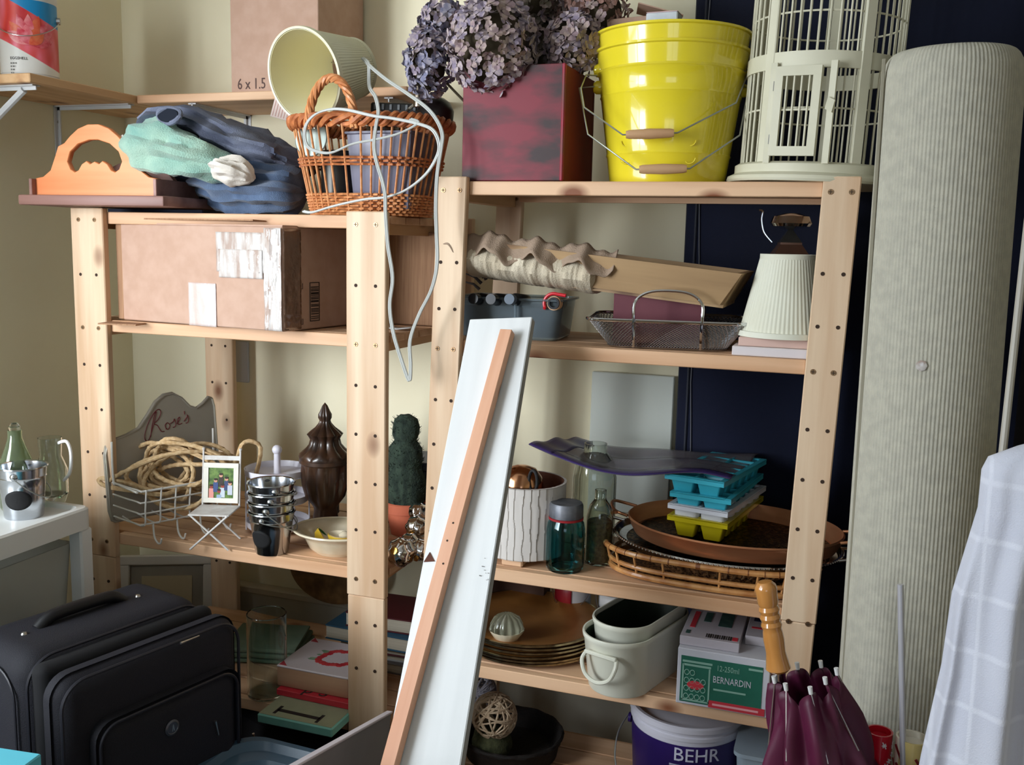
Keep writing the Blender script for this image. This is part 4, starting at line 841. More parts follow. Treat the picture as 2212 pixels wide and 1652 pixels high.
# box behind
t=thing('storage_box','dark navy printed box lying flat behind the urn and the topiary','box',(-1.00,2.135,ZC)); B().box((0,0,.07),(.27,.12,.14),bev=.002).done('box_body',mat('navy_carton',(30,34,52),(44,46,66),rough=.6,scale=(9,9,9)),t); B().box((0,0,.15),(.275,.125,.02),bev=.002).done('lid',mat('slate_lid',(66,68,84),rough=.5),t)
B().box((-.075,-.0605,.085),(.04,.0008,.02)).done('printed_label',mat('pale_label',(190,196,204),rough=.5),t); B().box((-.02,-.0605,.05),(.14,.0008,.012)).done('printed_stripe',mat('blue_stripe',(50,80,140),rough=.5),t)
t=thing('round_tin','dark grey round tin lying on the navy box, left of the urn','tin',(-1.215,2.10,ZC),rot=Rx(0)); B().lathe([(0,0),(.032,0),(.032,.145),(.0335,.147),(.0335,.165),(.030,.170),(0,.171)],32).done('tin_body',mat('slate_tin',(70,72,80),rough=.4,metal=.4),t)
t=thing('blue_rim_plate','white plate with a blue rim standing on edge behind the narrow left post','plate',at(987,897,2.20),rot=Ry(.0)@Rx(.08)); t.scale=(.62,.62,.62)
o=B().lathe([(0,0),(.07,0),(.11,.010),(.111,.013),(.069,.003),(0,.003)],48).done('plate_body',WHITE,t); o.rotation_euler=(PI/2,0,0); o=B().tube([(.1105*cos(a),-.012,.1105*sin(a)) for a in [2*PI*i/48 for i in range(48)]],.0022,6,closed=True).done('blue_rim',mat('blue_glaze',(70,100,190),rough=.3),t)
# cream bowl with lemons
IV=mat('ivory_glaze',(226,214,188),(216,202,172),rough=.2,scale=(30,30,30),coat=.5); t=thing('oval_bowl','cream oval glazed bowl with ceramic lemon wedges, front of the third shelf','bowl',(-1.036,1.838,ZC)); t.scale=(1.07,1.07,1.07)
B().lathe([(0,0),(.048,0),(.052,.004),(.060,.010),(.070,.030),(.080,.040),(.093,.045),(.094,.048),(.080,.046),(.066,.036),(.050,.010),(0,.008)],56,sx=1,sy=.86).done('bowl_body',IV,t)
B().tube([(.0925*cos(a),.0925*.86*sin(a),.0475) for a in [2*PI*i/64 for i in range(64)]],.0026,6,closed=True,lobes=0).done('raised_rim',IV,t)
LEM=mat('lemon_yellow',(214,176,44),(224,190,70),rough=.3,scale=(40,40,40)); LF=mat('leaf_green',(60,110,60),rough=.5)
for lb,x,y,rz_,sc in (('upright ceramic lemon wedge with a green leaf, left in the cream bowl',-.030,-.012,.5,1),('halved ceramic lemon dish with a white hollow, right in the cream bowl',.018,-.016,-.3,1.25)):
    q=thing('ceramic_lemon',lb,'ornament',(-1.036+x,1.838+y,ZC+.012),rz=rz_,group='ceramic lemons in the cream bowl')
    if sc==1:
        B().prism([(-.016,0),(.020,0),(.004,.014),(-.010,.040),(-.018,.030)],-.005,.005,lambda p:(p[0],p[2],p[1])).done('wedge',LEM,q); B().sheet(lambda u,v:(-.012+.020*u,.003+.004*sin(PI*v)*sin(PI*u),.040-.018*u+.006*(v-.5)*sin(PI*u)),6,4).done('leaf',LF,q,solid=.001)
    else:
        B().lathe([(0,0),(.018,0),(.030,.014),(.034,.028),(.034,.032),(.029,.031),(.018,.016),(0,.014)],28,sy=.72).done('dish',LEM,q); B().lathe([(0,.0175),(.019,.018),(.030,.0325),(.032,.0335),(.018,.0215),(0,.021)],28,sy=.72).done('white_hollow',IV,q)
        B().lathe([(0,.0),(.012,.002),(.013,.010),(.006,.016),(0,.017)],16,c=(.004,.006,.022)).done('white_knob',IV,q)
# mercury glass ornaments
SV=mat('mirror_silver_glass',(220,216,214),rough=.06,metal=1)
for i,(x,y,Y,r) in enumerate(((866,1192,1.80,.031),(884,1158,1.865,.026),(900,1142,1.92,.026),(908,1176,1.85,.024),(905,1122,1.96,.024))):
    p=at(x,y,Y); p.z=max(p.z,ZC+r*.9); p.z=ZC+r+(.0 if i in(0,1,3) else .012*i)
    q=thing('glass_ornament',['mirrored swirl glass ornament nearest the front edge, beside the wide post','mirrored swirl glass ornament just behind the nearest one','mirrored swirl glass ornament leaning against the terracotta pot','small mirrored swirl glass ornament against the narrow post','mirrored swirl glass ornament highest and farthest back of its heap'][i],'ornament',p,0,'mirrored glass ornaments',rot=Rx(1.2+.3*i)@Rz(i))
    B().lathe([(0,-r)]+[(r*cos(u),r*sin(u)) for u in [-1.45+.2*k for k in range(15)]]+[(0,r)],40,rf=lambda a,z:1+.05*sin(8*a+z*60)).done('glass_ball',SV,q); B().lathe([(0,r*.96),(r*.25,r*.96),(r*.25,r*1.2),(0,r*1.22)],16).done('gold_cap',mat('gold_cap',(190,150,80),rough=.25,metal=1),q)
# ================================================ bottom shelf in view of the left unit (z .415)
ZD=.4155
t=thing('glass_cylinder','tall clear glass cylinder vase on the lower shelf beside the suitcase','vase',(-1.193,1.793,ZD)); t.scale=(.97,.97,.93)
B().lathe([(0,0),(.043,0),(.046,.003),(.046,.206),(.0445,.208),(.043,.206),(.0425,.008),(0,.006)],56).done('glass_body',GLASS,t)
t=thing('folded_cloth','pale green folded cloth on the lower shelf behind the glass cylinder','cloth',(-1.32,1.99,ZD),rz=.3); 
for k in range(3): 
    b=B(); b.box((0,0,.008+.014*k),(.20-.01*k,.16,.012),bev=.005,seg=2); b.noise(.004,18,k); b.done('fold_layer',mat('pale_green_cloth',(96,116,96),(120,136,114),rough=.95,scale=(9,9,9)),t)
WB=wood('box_wood',(170,128,98),(196,154,122),(130,90,70),'x'); 
w1=Vector((-1.145,1.768,ZD+.026)); t=thing('wooden_photo_box','flat wooden box with a painted red wreath on its white lid','box',(-1.062,1.848,ZD+.038),rz=.0); BD=.16
B().box((0,0,.0225),(.18,BD,.045),bev=.004,seg=2).done('box_body',WB,t); lid=B().box((0,0,.0465),(.18,BD,.005),bev=.0015).done('lid',mat('white_lid_paint',(212,200,204),(220,208,212),rough=.35,coat=.2),t)
b=B(); rnd=random.Random(2)
for k in range(26):
    a=2*PI*k/26; r=.038+rnd.uniform(-.006,.006); b.lathe([(0,0),(.009,0),(.006,.0012),(0,.0016)],7,c=(.02+r*cos(a),r*sin(a),.0490))
b.done('painted_wreath',mat('wreath_red',(190,40,56),(206,70,70),rough=.5,scale=(60,60,60)),lid); b=B()
for k in range(7): b.lathe([(0,0),(.010,0),(0,.001)],6,c=(-.025+rnd.uniform(-.015,.012),-.005+rnd.uniform(-.02,.03),.0488),sx=1.4,sy=.6)
b.done('painted_leaves',mat('wreath_green',(110,146,116),(150,170,140),rough=.5,scale=(60,60,60)),lid)
for sx_,sy_ in ((-.078,-.068),(-.078,.068),(.078,.068)): B().prism([(-.008,-.008),(.012,-.008),(-.008,.012)],.0490,.0496,lambda p,sx_=sx_,sy_=sy_:(sx_+p[0],sy_+p[1],p[2])).done('corner_motif',mat('corner_red',(180,60,70),rough=.5),lid)
t=thing('red_sign','red painted board with black letters under the wooden box','sign',(-1.048,1.828,ZD+.0235),rz=-.02); B().box((0,0,.007),(.19,.15,.014),bev=.001).done('board_body',mat('sign_red',(192,40,56),(204,54,66),rough=.5,scale=(12,12,12)),t)
text('p S',.05,INK,t,(-.035,-.068,.0142),Matrix.Identity(3),ext=.0003)
BK=mat('book_pages',(206,196,176),(190,180,160),rough=.8,scale=(2,2,300))
def book(label,loc,w,d,h,m,rz,group='books at the back of the lower shelf'):
    t=thing('book',label,'book',loc,rz,group); B().box((.002,0,h/2),(w-.006,d-.008,h-.005)).done('pages',BK,t)
    for z in (.0015,h-.0015): B().box((0,0,z),(w,d,.003),bev=.0006).done('cover',m,t)
    B().box((-w/2+.0015,0,h/2),(.003,d,h)).done('spine',m,t); return t
b0=Vector((-1.05,2.06,ZD)); book('grey covered book at the bottom of the back stack',b0+Vector((.02,.01,0)),.24,.16,.026,mat('grey_cloth',(130,124,122),rough=.8),PI-.02)
book('white covered magazine second from the bottom of the back stack',b0+Vector((.03,.02,.0262)),.22,.16,.016,mat('white_cover',(200,200,200),rough=.5),PI+.03)
book('dark red covered book in the middle of the back stack',b0+Vector((.04,.02,.0424)),.22,.17,.022,mat('dark_red_cover',(86,28,36),rough=.6),PI+.02)
book('teal blue book with cream pages second from the top of the back stack',b0+Vector((.018,.0,.0646)),.235,.165,.036,mat('teal_cover',(40,84,110),rough=.6),PI-.03)
book('dark red book with a white page block, top of the back stack',b0+Vector((.05,.01,.1008)),.21,.15,.036,mat('maroon_cover',(84,24,30),rough=.6),PI+.04)
MB_=mat('mint_paint',(140,206,196),(128,196,184),rough=.6,scale=(20,20,20)); TN=mat('sage_face',(150,156,130),(164,170,142),rough=.6,scale=(16,16,16))
g1,g2=on(557,1562,ZD+.001),on(722,1596,ZD-.0); t=thing('letter_block','mint green wooden block with a black serif letter I, overhanging the lower shelf front','block',(-1.046,1.7175,ZD+.0005),rz=0)
B().box((0,0,.011),(.182,.100,.021),bev=.003).done('block_body',MB_,t); B().box((0,0,.0218),(.176,.094,.0012)).done('painted_face',TN,t); bb_=B(); bb_.box((-.005,-.022,.0226),(.104,.011,.0008),rot=Rz(-.03)); bb_.box((-.057,-.0205,.0226),(.007,.034,.0008)); bb_.box((.047,-.0235,.0226),(.007,.034,.0008)); bb_.done('letter_i',INK,t,kind='stuff')
t=thing('round_plaque','round brown wall plaque standing on the ledge behind the shelves','plaque',(-1.265,2.222,.47+.10),rot=Rx(-.12)); o=B().lathe([(0,-.012),(.09,-.012),(.105,-.004),(.110,0),(.100,.006),(0,.004)],48,sx=1.25,sy=.92).done('plaque_body',mat('brown_lacquer',(92,66,40),(130,98,60),rough=.5,scale=(30,30,30)),t); o.rotation_euler=(PI/2,0,0)
# picture frame leaning in the corner
t=thing('picture_frame','greyish white empty picture frame leaning in the corner behind the suitcase','picture frame',(-1.76,2.13,.0),rot=Rz(.45)@Rx(-.16))
FRM=mat('frame_grey_white',(196,190,180),rough=.5); FW,FH=.26,.545
for c_,d_ in (((0,0,FH-.014),(FW,.018,.028)),((0,0,.014),(FW,.018,.028)),((-FW/2+.014,0,FH/2),(.028,.018,FH-.056)),((FW/2-.014,0,FH/2),(.028,.018,FH-.056))): B().box(c_,d_,bev=.003).done('frame_rail',FRM,t)
B().box((0,.004,FH/2),(FW-.05,.003,FH-.05)).done('backing_board',mat('grey_backing',(130,122,110),(146,138,124),rough=.8),t)
B().box((0,.001,FH/2+.02),(FW-.12,.003,FH-.16)).done('inner_mat',mat('tan_mat',(176,160,130),rough=.8),t)
t=thing('dark_filler_bag','added black bag shape filling the dark under the lower left shelf','bag',(-1.15,1.98,0)); BG=mat('dark_filler_fabric',(18,17,20),(26,25,28),rough=.9,bump=.3,bscale=300)  # bag added as a black mass where there is only darkness
b=B(); b.lathe([(0,0),(.8,.01),(1,.08),(1,.22),(.85,.30),(0,.33)],40,sx=.30,sy=.17); b.noise(.02,8,4); b.done('bag_body',BG,t)
for y in (-.08,.08): B().tube(smooth_pts([(-.10,y,.315),(-.07,y,.36),(.07,y,.36),(.10,y,.315)],5),.008,8).done('handle',BG,t)
# ================================================ third shelf of the right unit (z .793)
ZE=.7935
t=thing('foam_board','plain white foam board leaning on the wall at the back of the right shelf','board',(-.475,2.255,ZE+.01),rot=Rx(-.03)); B().box((0,0,.17),(.20,.012,.34),bev=.002).done('board_body',mat('pale_green_white',(206,212,204),rough=.5),t)
# ridged drum
RDG=mat('ridged_white_ceramic',(206,200,194),(214,208,202),rough=.6)
dp=Vector((-.612,1.872,ZE)); t=thing('ridged_planter','white drum planter carved with wavy vertical ridges on a wooden foot, behind the leaning board','planter',dp)
def rdg(a,z): 
    return 1+.020*(((a*34/(2*PI)+.35*noise.noise(Vector((a*9,z*26,1.5))))%1.0))
B().lathe([(0,.016),(.084,.016)]+[(.085,.018+.146*k/26) for k in range(27)]+[(.086,.166),(.081,.166),(.080,.03),(0,.03)],340,rf=lambda a,z:rdg(a,z)).done('planter_body',RDG,t,ang=18)
B().lathe([(.0808,.034),(.0815,.166),(.0795,.166),(.079,.034)],64,closed=True).done('brown_lining',mat('brown_lining',(84,44,30),(104,60,42),rough=.8,scale=(30,30,30)),t)
b=B(); b.box((0,0,.008),(.15,.045,.016),bev=.003); b.box((0,0,.008),(.045,.15,.0155),bev=.003); b.done('wooden_foot',PX,t)
t=thing('candle_lantern','copper and glass candle lantern with a black ring handle standing in the ridged planter','lantern',dp+Vector((-.004,-.012,.026)))
CPR=mat('polished_copper',(206,150,112),rough=.18,metal=1)
B().lathe([(0,0),(.034,0),(.036,.06),(.043,.09),(.047,.12),(.043,.148),(.03,.165),(.012,.172),(0,.173)],36).done('copper_body',CPR,t); B().tube([(.036+.010*math.cos(u),-.034-.004*cos(u),.150+.022*sin(u)) for u in [2*PI*i/24 for i in range(24)]],.0035,8,closed=True).done('ring_handle',BLACK,t)
B().tube([(.047*cos(a),.047*sin(a),.12) for a in [2*PI*i/36 for i in range(36)]],.002,6,closed=True).done('rim_band',mat('gold_cap',(190,150,80)),t)
# mason jar and tall jar
TG=mat('teal_glass',(110,186,192),rough=.04,trans=1,ior=1.45); ZN=mat('zinc_lid',(92,96,104),(120,122,128),rough=.5,metal=.6,scale=(40,40,40))
j=on(1211,1237,ZE); t=thing('mason_jar','teal glass preserving jar with a grey zinc lid and red rubber ring','jar',(j.x,1.83,ZE)); t.scale=(1.02,1.02,1.0)
B().lathe([(0,.004),(.028,.003),(.034,0),(.0375,.006),(.038,.012),(.038,.085),(.036,.098),(.031,.106),(.030,.128),(.027,.128),(.028,.106),(.033,.096),(.0352,.084),(.0352,.012),(.030,.007),(0,.008)],48).done('glass_body',TG,t)
B().lathe([(.030,.105),(.0345,.105),(.0348,.109),(.030,.110)],40,closed=True).done('rubber_ring',mat('red_rubber',(150,34,40),rough=.5),t); B().lathe([(.0305,.110),(.0335,.110),(.0335,.134),(.031,.139),(0,.140),(0,.137),(.0300,.132)],60,rf=lambda a,z:1+.012*sin(a*40)*(z<.134)).done('screw_lid',ZN,t)
t=thing('tall_glass_jar','tall clear ribbed glass jar behind the teal preserving jar','jar',(-.500,2.02,ZE)); B().lathe([(0,.003),(.044,0),(.048,.005),(.048,.15),(.042,.185),(.026,.205),(.025,.225),(.022,.225),(.023,.203),(.039,.182),(.0455,.15),(.0455,.008),(0,.006)],72,rf=lambda a,z:1+.008*sin(a*24)).done('glass_body',mat('smoky_glass',(224,228,222),rough=.03,trans=1),t)
t=thing('glass_bottle','narrow clear glass bottle right behind the teal preserving jar','bottle',(-.455,1.895,ZE)); B().lathe([(0,.003),(.026,0),(.028,.004),(.028,.10),(.022,.122),(.012,.136),(.012,.155),(.010,.155),(.010,.136),(.020,.121),(.026,.10),(.026,.006),(0,.005)],40).done('glass_body',mat('smoky_glass',(206,216,206)),t)
B().lathe([(0,.006),(.0255,.007),(.0255,.09),(0,.09)],32).done('amber_beads',mat('dark_amber',(72,60,34),(130,116,76),rough=.5,scale=(120,120,120),bump=1,bscale=160),t)
# rattan gallery tray
RTN=mat('rattan_cane',(170,112,62),(204,150,92),rough=.35,scale=(40,40,40),coat=.3); RTD=mat('dark_woven_cane',(60,36,22),(150,104,62),rough=.6,scale=(160,160,60),lo=.42,hi=.58)
A1,B1=on(1286,1205,ZE+.03),on(1700,1300,ZE+.004)
tc_=Vector((-.228,1.925,ZE)); t=thing('rattan_tray','oval rattan gallery tray with two cane rails, lowest of the tray pile','tray',tc_,rz=-.06)
RA,RB=.215,.130
def sup(a,A,Bq,z,e=2.8): c,s_=cos(a),sin(a); return Vector((A*abs(c)**(2/e)*(1 if c>=0 else -1),Bq*abs(s_)**(2/e)*(1 if s_>=0 else -1),z))
NN=96
for z,A,Bq,r in ((.052,RA,RB,.0058),(.008,RA-.012,RB-.010,.0062),(.024,RA-.010,RB-.008,.0048)): B().tube([sup(2*PI*i/NN,A,Bq,z) for i in range(NN)],r,8,closed=True).done('cane_rail',RTN,t)
for i in range(20): a=2*PI*i/20+.1; B().tube([sup(a,RA-.012,RB-.010,.008),sup(a,RA-.001,RB-.001,.052)],.0026,6).done('cane_post',RTN,t)
b=B()
for i in range(40): a=2*PI*i/40; b.tube([sup(a-.004,RA,RB,.052),sup(a+.004,RA,RB,.052)],.0066,8)
b.done('node_binding',mat('cane_node',(120,70,36),rough=.5),t,kind='stuff')
B().lathe([(0,.001),(1,.001),(1,.006),(0,.006)],64,sx=RA-.016,sy=RB-.014).done('woven_base',RTD,t)
# dark woven basket under metal trays
t=thing('woven_bowl','dark brown coiled cane bowl sitting inside the rattan gallery tray','basket',(-.215,1.945,ZE+.0066),rz=-.06)
prf=[(.72,0),(.86,.018),(.94,.036),(1.0,.052)]
b=B()
for k in range(9):
    u=k/8; r=.72+.28*u**.8; z=.004+.032*u; b.tube([sup(2*PI*i/120,.182*r,.122*r,z,2.1)+Vector((0,0,.0016*sin(i*PI*.5+k*PI))) for i in range(120)],.0036,5,closed=True)
b.done('coiled_cane',RTD,t)
for k in range(64): a=2*PI*k/64; B().tube([sup(a,.182*.73,.122*.73,.004,2.1),sup(a,.182*.9+.003,.122*.9+.003,.02,2.1),sup(a,.186,.126,.038,2.1)],.0022,5).done('rib',mat('cane_rib',(112,80,52),(140,104,70),rough=.6),t)
B().lathe([(0,0),(1,0),(1,.004),(0,.004)],48,sx=.132,sy=.088).done('base',RTD,t)
# silver and copper oval trays
def otray(label,loc,rot,A,Bq,h,m,inner,scal,handles):
    t=thing('oval_tray',label,'tray',loc,rot=rot)
    e=2.05; rf=(lambda a,z:1+scal*sin(a*60)) 
    B().lathe([(0,0),(.90,0),(.93,.003),(.965,h*.5),(.985,h-.003),(1.0,h),(.985,h+.003),(.955,h*.55),(.915,.006),(0,.004)],120,sx=A,sy=Bq,rf=rf).done('tray_body',m,t)
    B().lathe([(0,.0045),(.88,.0048),(.89,.0062),(0,.0062)],80,sx=A,sy=Bq).done('engraved_floor',inner,t)
    if scal:
        b=B()
        for i in range(150): a=2*PI*i/150; b.lathe([(0,-.0028),(.0028,0),(0,.0028)],6,c=((A+.001)*cos(a),(Bq+.001)*sin(a),h+.001))
        b.done('beaded_rim',m,t,kind='stuff')
    if handles:
        for sg in (-1,1):
            B().tube(smooth_pts([(sg*A*.97,-.04,h),(sg*(A+.020),-.036,h+.006),(sg*(A+.034),-.018,h+.014),(sg*(A+.036),.006,h+.015),(sg*(A+.026),.030,h+.007),(sg*A*.97,.036,h)],4),.0034,8,lobes=0).done('handle',m,t)
            B().lathe([(0,-.004),(.006,-.002),(.006,.003),(0,.006)],12,c=(sg*(A+.02),-.04,h+.004)).done('handle_scroll',m,t)
    return t
SLV=mat('tarnished_silver',(196,194,192),(120,114,112),rough=.16,metal=1,scale=(30,30,30),lo=.5,hi=.75); BRZ=mat('brushed_copper',(206,146,106),(188,128,92),rough=.38,metal=.8,scale=(8,8,40)); BRI=mat('engraved_bronze',(52,40,32),(140,116,72),rough=.25,metal=1,scale=(110,110,30),bump=1,bscale=260,lo=.48,hi=.6)
otray('silver oval tray with a beaded gallery rim and scrolled handles, under the copper one',(-.205,1.958,ZE+.045),Rz(-.05)@Ry(.0)@Rx(.02),.230,.166,.018,SLV,BRI,.006,True)
B().tube([(-.205+.2305*cos(a),1.958+.1665*sin(a)*1.0,ZE+.064) for a in [2*PI*i/8 for i in range(8)]],.001,3,closed=True) if False else None
otray('copper oval tray with an engraved dark floor, on top under the ice cube trays',(-.192,1.962,ZE+.063),Rz(-.05)@Rx(.02),.218,.155,.034,BRZ,BRI,.0,True)
# ice cube trays
ip=Vector((-.212,1.905,0)); dirS=Vector((-.125,.026,0)).normalized(); dirL=Vector((.28,.96,0)).normalized(); ia=math.atan2(-dirS.y,-dirS.x)
def ice(label,z,m,dx,rz,rounded=False):
    t=thing('ice_cube_tray',label,'ice tray',(ip.x+dirS.x*.056+dirL.x*.12+dx,ip.y+dirS.y*.056+dirL.y*.12,z),rz=rz,group='ice cube trays stacked on the copper tray')
    Wd,Ln,h=.114,.25,.043
    b=B()
    for (x0,x1,y0,y1) in ((-Wd/2-.006,-Wd/2+.006,-Ln/2-.006,Ln/2+.006),(Wd/2-.006,Wd/2+.006,-Ln/2-.006,Ln/2+.006),(-Wd/2+.006,Wd/2-.006,-Ln/2-.006,-Ln/2+.006),(-Wd/2+.006,Wd/2-.006,Ln/2-.006,Ln/2+.006),(-.003,.003,-Ln/2+.006,Ln/2-.006)): b.box(((x0+x1)/2,(y0+y1)/2,h-.002),(x1-x0,y1-y0,.004),bev=.0008)
    b.box((0,-Ln/2-.005,h-.006),(Wd+.012,.002,.010)); b.box((Wd/2+.005,0,h-.006),(.002,Ln+.008,.010)); b.box((-Wd/2-.005,0,h-.006),(.002,Ln+.008,.010))
    for k in range(1,6): b.box((0,-Ln/2+Ln*k/6,h-.002),(Wd-.012,.006,.004))
    b.done('tray_rim',m,t)
    for i in range(2):
        for k in range(6):
            cx=(-.5+i)*Wd*.49; cy=-Ln/2+Ln*(k+.5)/6; hx,hy=Wd*.235,Ln/12-.002
            c=B()
            if rounded: pr=[(hx*.35,hy*.35,.001),(hx*.72,hy*.72,.005),(hx*.93,hy*.93,.014),(hx,hy,h-.003)]; rr_=.010
            else: pr=[(hx*.62,hy*.66,.0),(hx*.66,hy*.70,.001),(hx,hy,h-.003)]; rr_=.004
            rings=[[c.bm.verts.new((cx+x,cy+y,z_)) for x,y in rrect(a_,b_,rr_*min(1,a_/hx+.2),3)] for a_,b_,z_ in pr]
            n=len(rings[0])
            for P_,Q_ in zip(rings,rings[1:]):
                for q in range(n): c.bm.faces.new((P_[q],P_[(q+1)%n],Q_[(q+1)%n],Q_[q]))
            c.bm.faces.new(rings[0][::-1]); c.done('cube_cup',m,t)
    return t
IT=mat('turquoise_plastic',(60,178,200),rough=.3,coat=.2); IW=mat('white_ice_plastic',(218,220,228),rough=.3); IY=mat('mustard_plastic',(196,178,24),rough=.25,coat=.3)
zt_=ZE+.0705
ice('mustard yellow ice cube tray at the bottom of the stack',zt_,IY,.0,ia+.02); ice('white ice cube tray with rounded cups, second from the bottom',zt_+.024,IW,.002,ia-.0,True)
ice('turquoise ice cube tray third in the stack, right above the white one',zt_+.050,IT,.0,ia+.05); ice('turquoise ice cube tray at the top of the stack under the plastic sheet',zt_+.084,IT,-.004,ia-.03)
# plastic sheet
PS=mat('smoky_plastic_sheet',(176,172,178),(150,146,158),rough=.18,trans=.7,scale=(7,14,7),ior=1.1,bump=.8,bscale=14); PP=mat('purple_plastic_edge',(58,44,96),(74,60,116),rough=.3,scale=(8,8,8))
zs_=ZE+.0705+.084+.038+.002
c00=at(1142,960,1.90); c10=on(1578,1037,zs_+.003); c01=at(1262,944,2.16); c11=at(1640,972,2.20); c11.z=zs_+.004; c10.z=zs_+.003
def shf(u,v):
    p=(c00.lerp(c10,u)).lerp(c01.lerp(c11,u),v); return p+Vector((0,0,-.030*sin(PI*min(1,u*1.15))*(1.15-u)*(1-.55*v)*1.3+.004*sin(9*u+4*v)+.003*sin(17*v)))
ps=thing('plastic_sheet','smoky translucent plastic folder with purple edges lying across the ice cube trays','folder',c00)
B().sheet(shf,50,24).done('sheet_body',PS,ps,world=True,solid=.0012)
def edg(u,v): return shf(u,v*.10)+Vector((0,0,.0009))
B().sheet(edg,50,3).done('purple_edge',PP,ps,world=True,solid=.0012)
B().sheet(lambda u,v:shf(u*.12,v)+Vector((0,0,.001)),6,24).done('purple_edge',PP,ps,world=True,solid=.0012)
# ================================================ fourth shelf of the right unit (z .578)
ZF=.5785
GD=mat('gold_charger',(150,100,48),(166,114,58),rough=.4,metal=.6,scale=(12,12,12)); GDE=mat('gold_rim_silver',(190,176,140),(140,124,96),rough=.25,metal=1,scale=(50,50,50))
gp=Vector((-.615,1.945,ZF))
for i in range(6):
    t=thing('charger_plate',['gold charger plate at the bottom of the stack','gold charger plate second from the bottom of the stack','gold charger plate third from the bottom of the stack','gold charger plate third from the top of the stack','gold charger plate just under the top one','gold charger plate on top of the stack, under the glass dish'][i],'plate',gp+Vector((.004*sin(i*2.1),.004*cos(i*1.7),.0085*i)),0,'gold charger plates')
    B().lathe([(0,0),(.105,0),(.112,.006),(.160,.010),(.162,.012),(.160,.0135),(.112,.010),(.104,.0045),(0,.004)],72).done('plate_body',GD,t); B().lathe([(.1585,.009),(.1632,.0095),(.1632,.0135),(.1585,.0138)],72,closed=True,rf=lambda a,z:1+.002*sin(a*90)).done('plate_rim',GDE,t)
t=thing('ribbed_dish','small ribbed clear glass mould upturned on a white cup, on the gold plates','dish',on(1090,1385,ZF+.05)+Vector((0,.012,0)))
B().lathe([(0,0),(.020,0),(.026,.004),(.036,.020),(.037,.023),(.034,.022),(.023,.006),(0,.004)],48,rf=lambda a,z:1+.02*sin(a*18)*(z>.01)).done('white_cup',IV,t)
B().lathe([(.034,.022),(.034,.032),(.026,.048),(.012,.056),(0,.057),(0,.054),(.011,.053),(.024,.045),(.031,.031),(.031,.022)],72,rf=lambda a,z:1+.05*sin(a*12)).done('glass_mould',GLASS,t)
can('paint_can','red and white labelled can behind the gold plates, left of two cans','can',(-.56,2.195-.10,ZF),.043,.13,STEEL,mat('can_white',(196,196,200),rough=.4),None,group='cans behind the gold plates')
B_=[c for c in C.objects if c.name.startswith('paint_can') and c.parent is None][-1]
B().sheet(lambda u,v:(.0436*cos(-2.7+1.3*u),.0436*sin(-2.7+1.3*u),.03+.08*v),16,2).done('red_label',mat('can_red',(150,24,40),rough=.4),B_,solid=.0004)
B__=can('paint_can','white and blue labelled can behind the gold plates, right of two cans','can',(-.455,2.09,ZF),.043,.12,STEEL,mat('can_blue_grey',(120,134,150),(150,160,172),rough=.4),None,group='cans behind the gold plates')
B().sheet(lambda u,v:(.0436*cos(-2.5+1.5*u),.0436*sin(-2.5+1.5*u),.05+.035*v),16,2).done('white_label',mat('label_white',(206,206,206),rough=.5),B__,solid=.0004)
t=thing('brick_print_box','dark box with a brick pattern behind the gold plates, under the shelf','box',(-.70,2.10,ZF)); B().box((0,0,.06),(.15,.05,.12),bev=.001).done('box_body',mat('brick_dark',(64,40,28),rough=.8),t)
# nested oval planters
PLC=mat('cream_green_enamel',(222,222,206),(214,214,198),rough=.35,scale=(5,5,5),coat=.2); INS=mat('dark_green_inside',(40,52,38),(30,40,30),rough=.5,scale=(9,9,9))
def oplanter(label,loc,rz,A,L_,h,handle):
    t=thing('oval_planter',label,'planter',loc,rz=rz,group='nested cream oval planters')
    def ring(k,z,off=0):
        P=[]; a=A*k-off; Ls_=L_/2-A
        for i in range(33): th=PI+PI*i/32; P.append(Vector((a*cos(th),-Ls_*k+a*sin(th),z)))
        for i in range(33): th=PI*i/32; P.append(Vector((a*cos(th),Ls_*k+a*sin(th),z)))
        return P
    def shell(prof,m,name,cap0=True):
        b=B(); rg=[[b.bm.verts.new(p) for p in ring(k,z,o)] for k,z,o in prof]; n=len(rg[0])
        for P_,Q_ in zip(rg,rg[1:]):
            for i in range(n): b.bm.faces.new((P_[i],P_[(i+1)%n],Q_[(i+1)%n],Q_[i]))
        if cap0: b.bm.faces.new(rg[0][::-1])
        return b.done(name,m,t)
    shell([(.86,0,0),(.875,.003,0),(.985,h-.014,0),(1.0,h-.010,-.001),(1.0,h-.003,-.002),(1.0,h,-.001),(1.0,h,.002),(.985,h-.02,.003)],PLC,'planter_body')
    shell([(.87,.006,.004),(.985,h-.008,.004)],INS,'dark_inside')
    if handle:
        y=-(L_/2)*.955; z0=h*.58
        B().tube(smooth_pts([(-.034,y-.002,z0+.018),(-.037,y-.012,z0+.004),(-.026,y-.016,z0-.020),(0,y-.018,z0-.030),(.026,y-.016,z0-.020),(.037,y-.012,z0+.004),(.034,y-.002,z0+.018)],5),.0042,8).done('handle',PLC,t)
        B().box((0,y-.005,z0+.020),(.072,.008,.008),bev=.002).done('handle_bar',PLC,t)
    return t
OX=Vector((-.362,1.862,ZF)); oplanter('outer cream oval planter with a drop handle, right of the gold plates',OX,-.30,.070,.285,.118,True)
oplanter('inner cream oval planter with a dark inside, nested in the outer one',OX+Vector((.006,.012,.026)),-.30,.062,.262,.116,False)
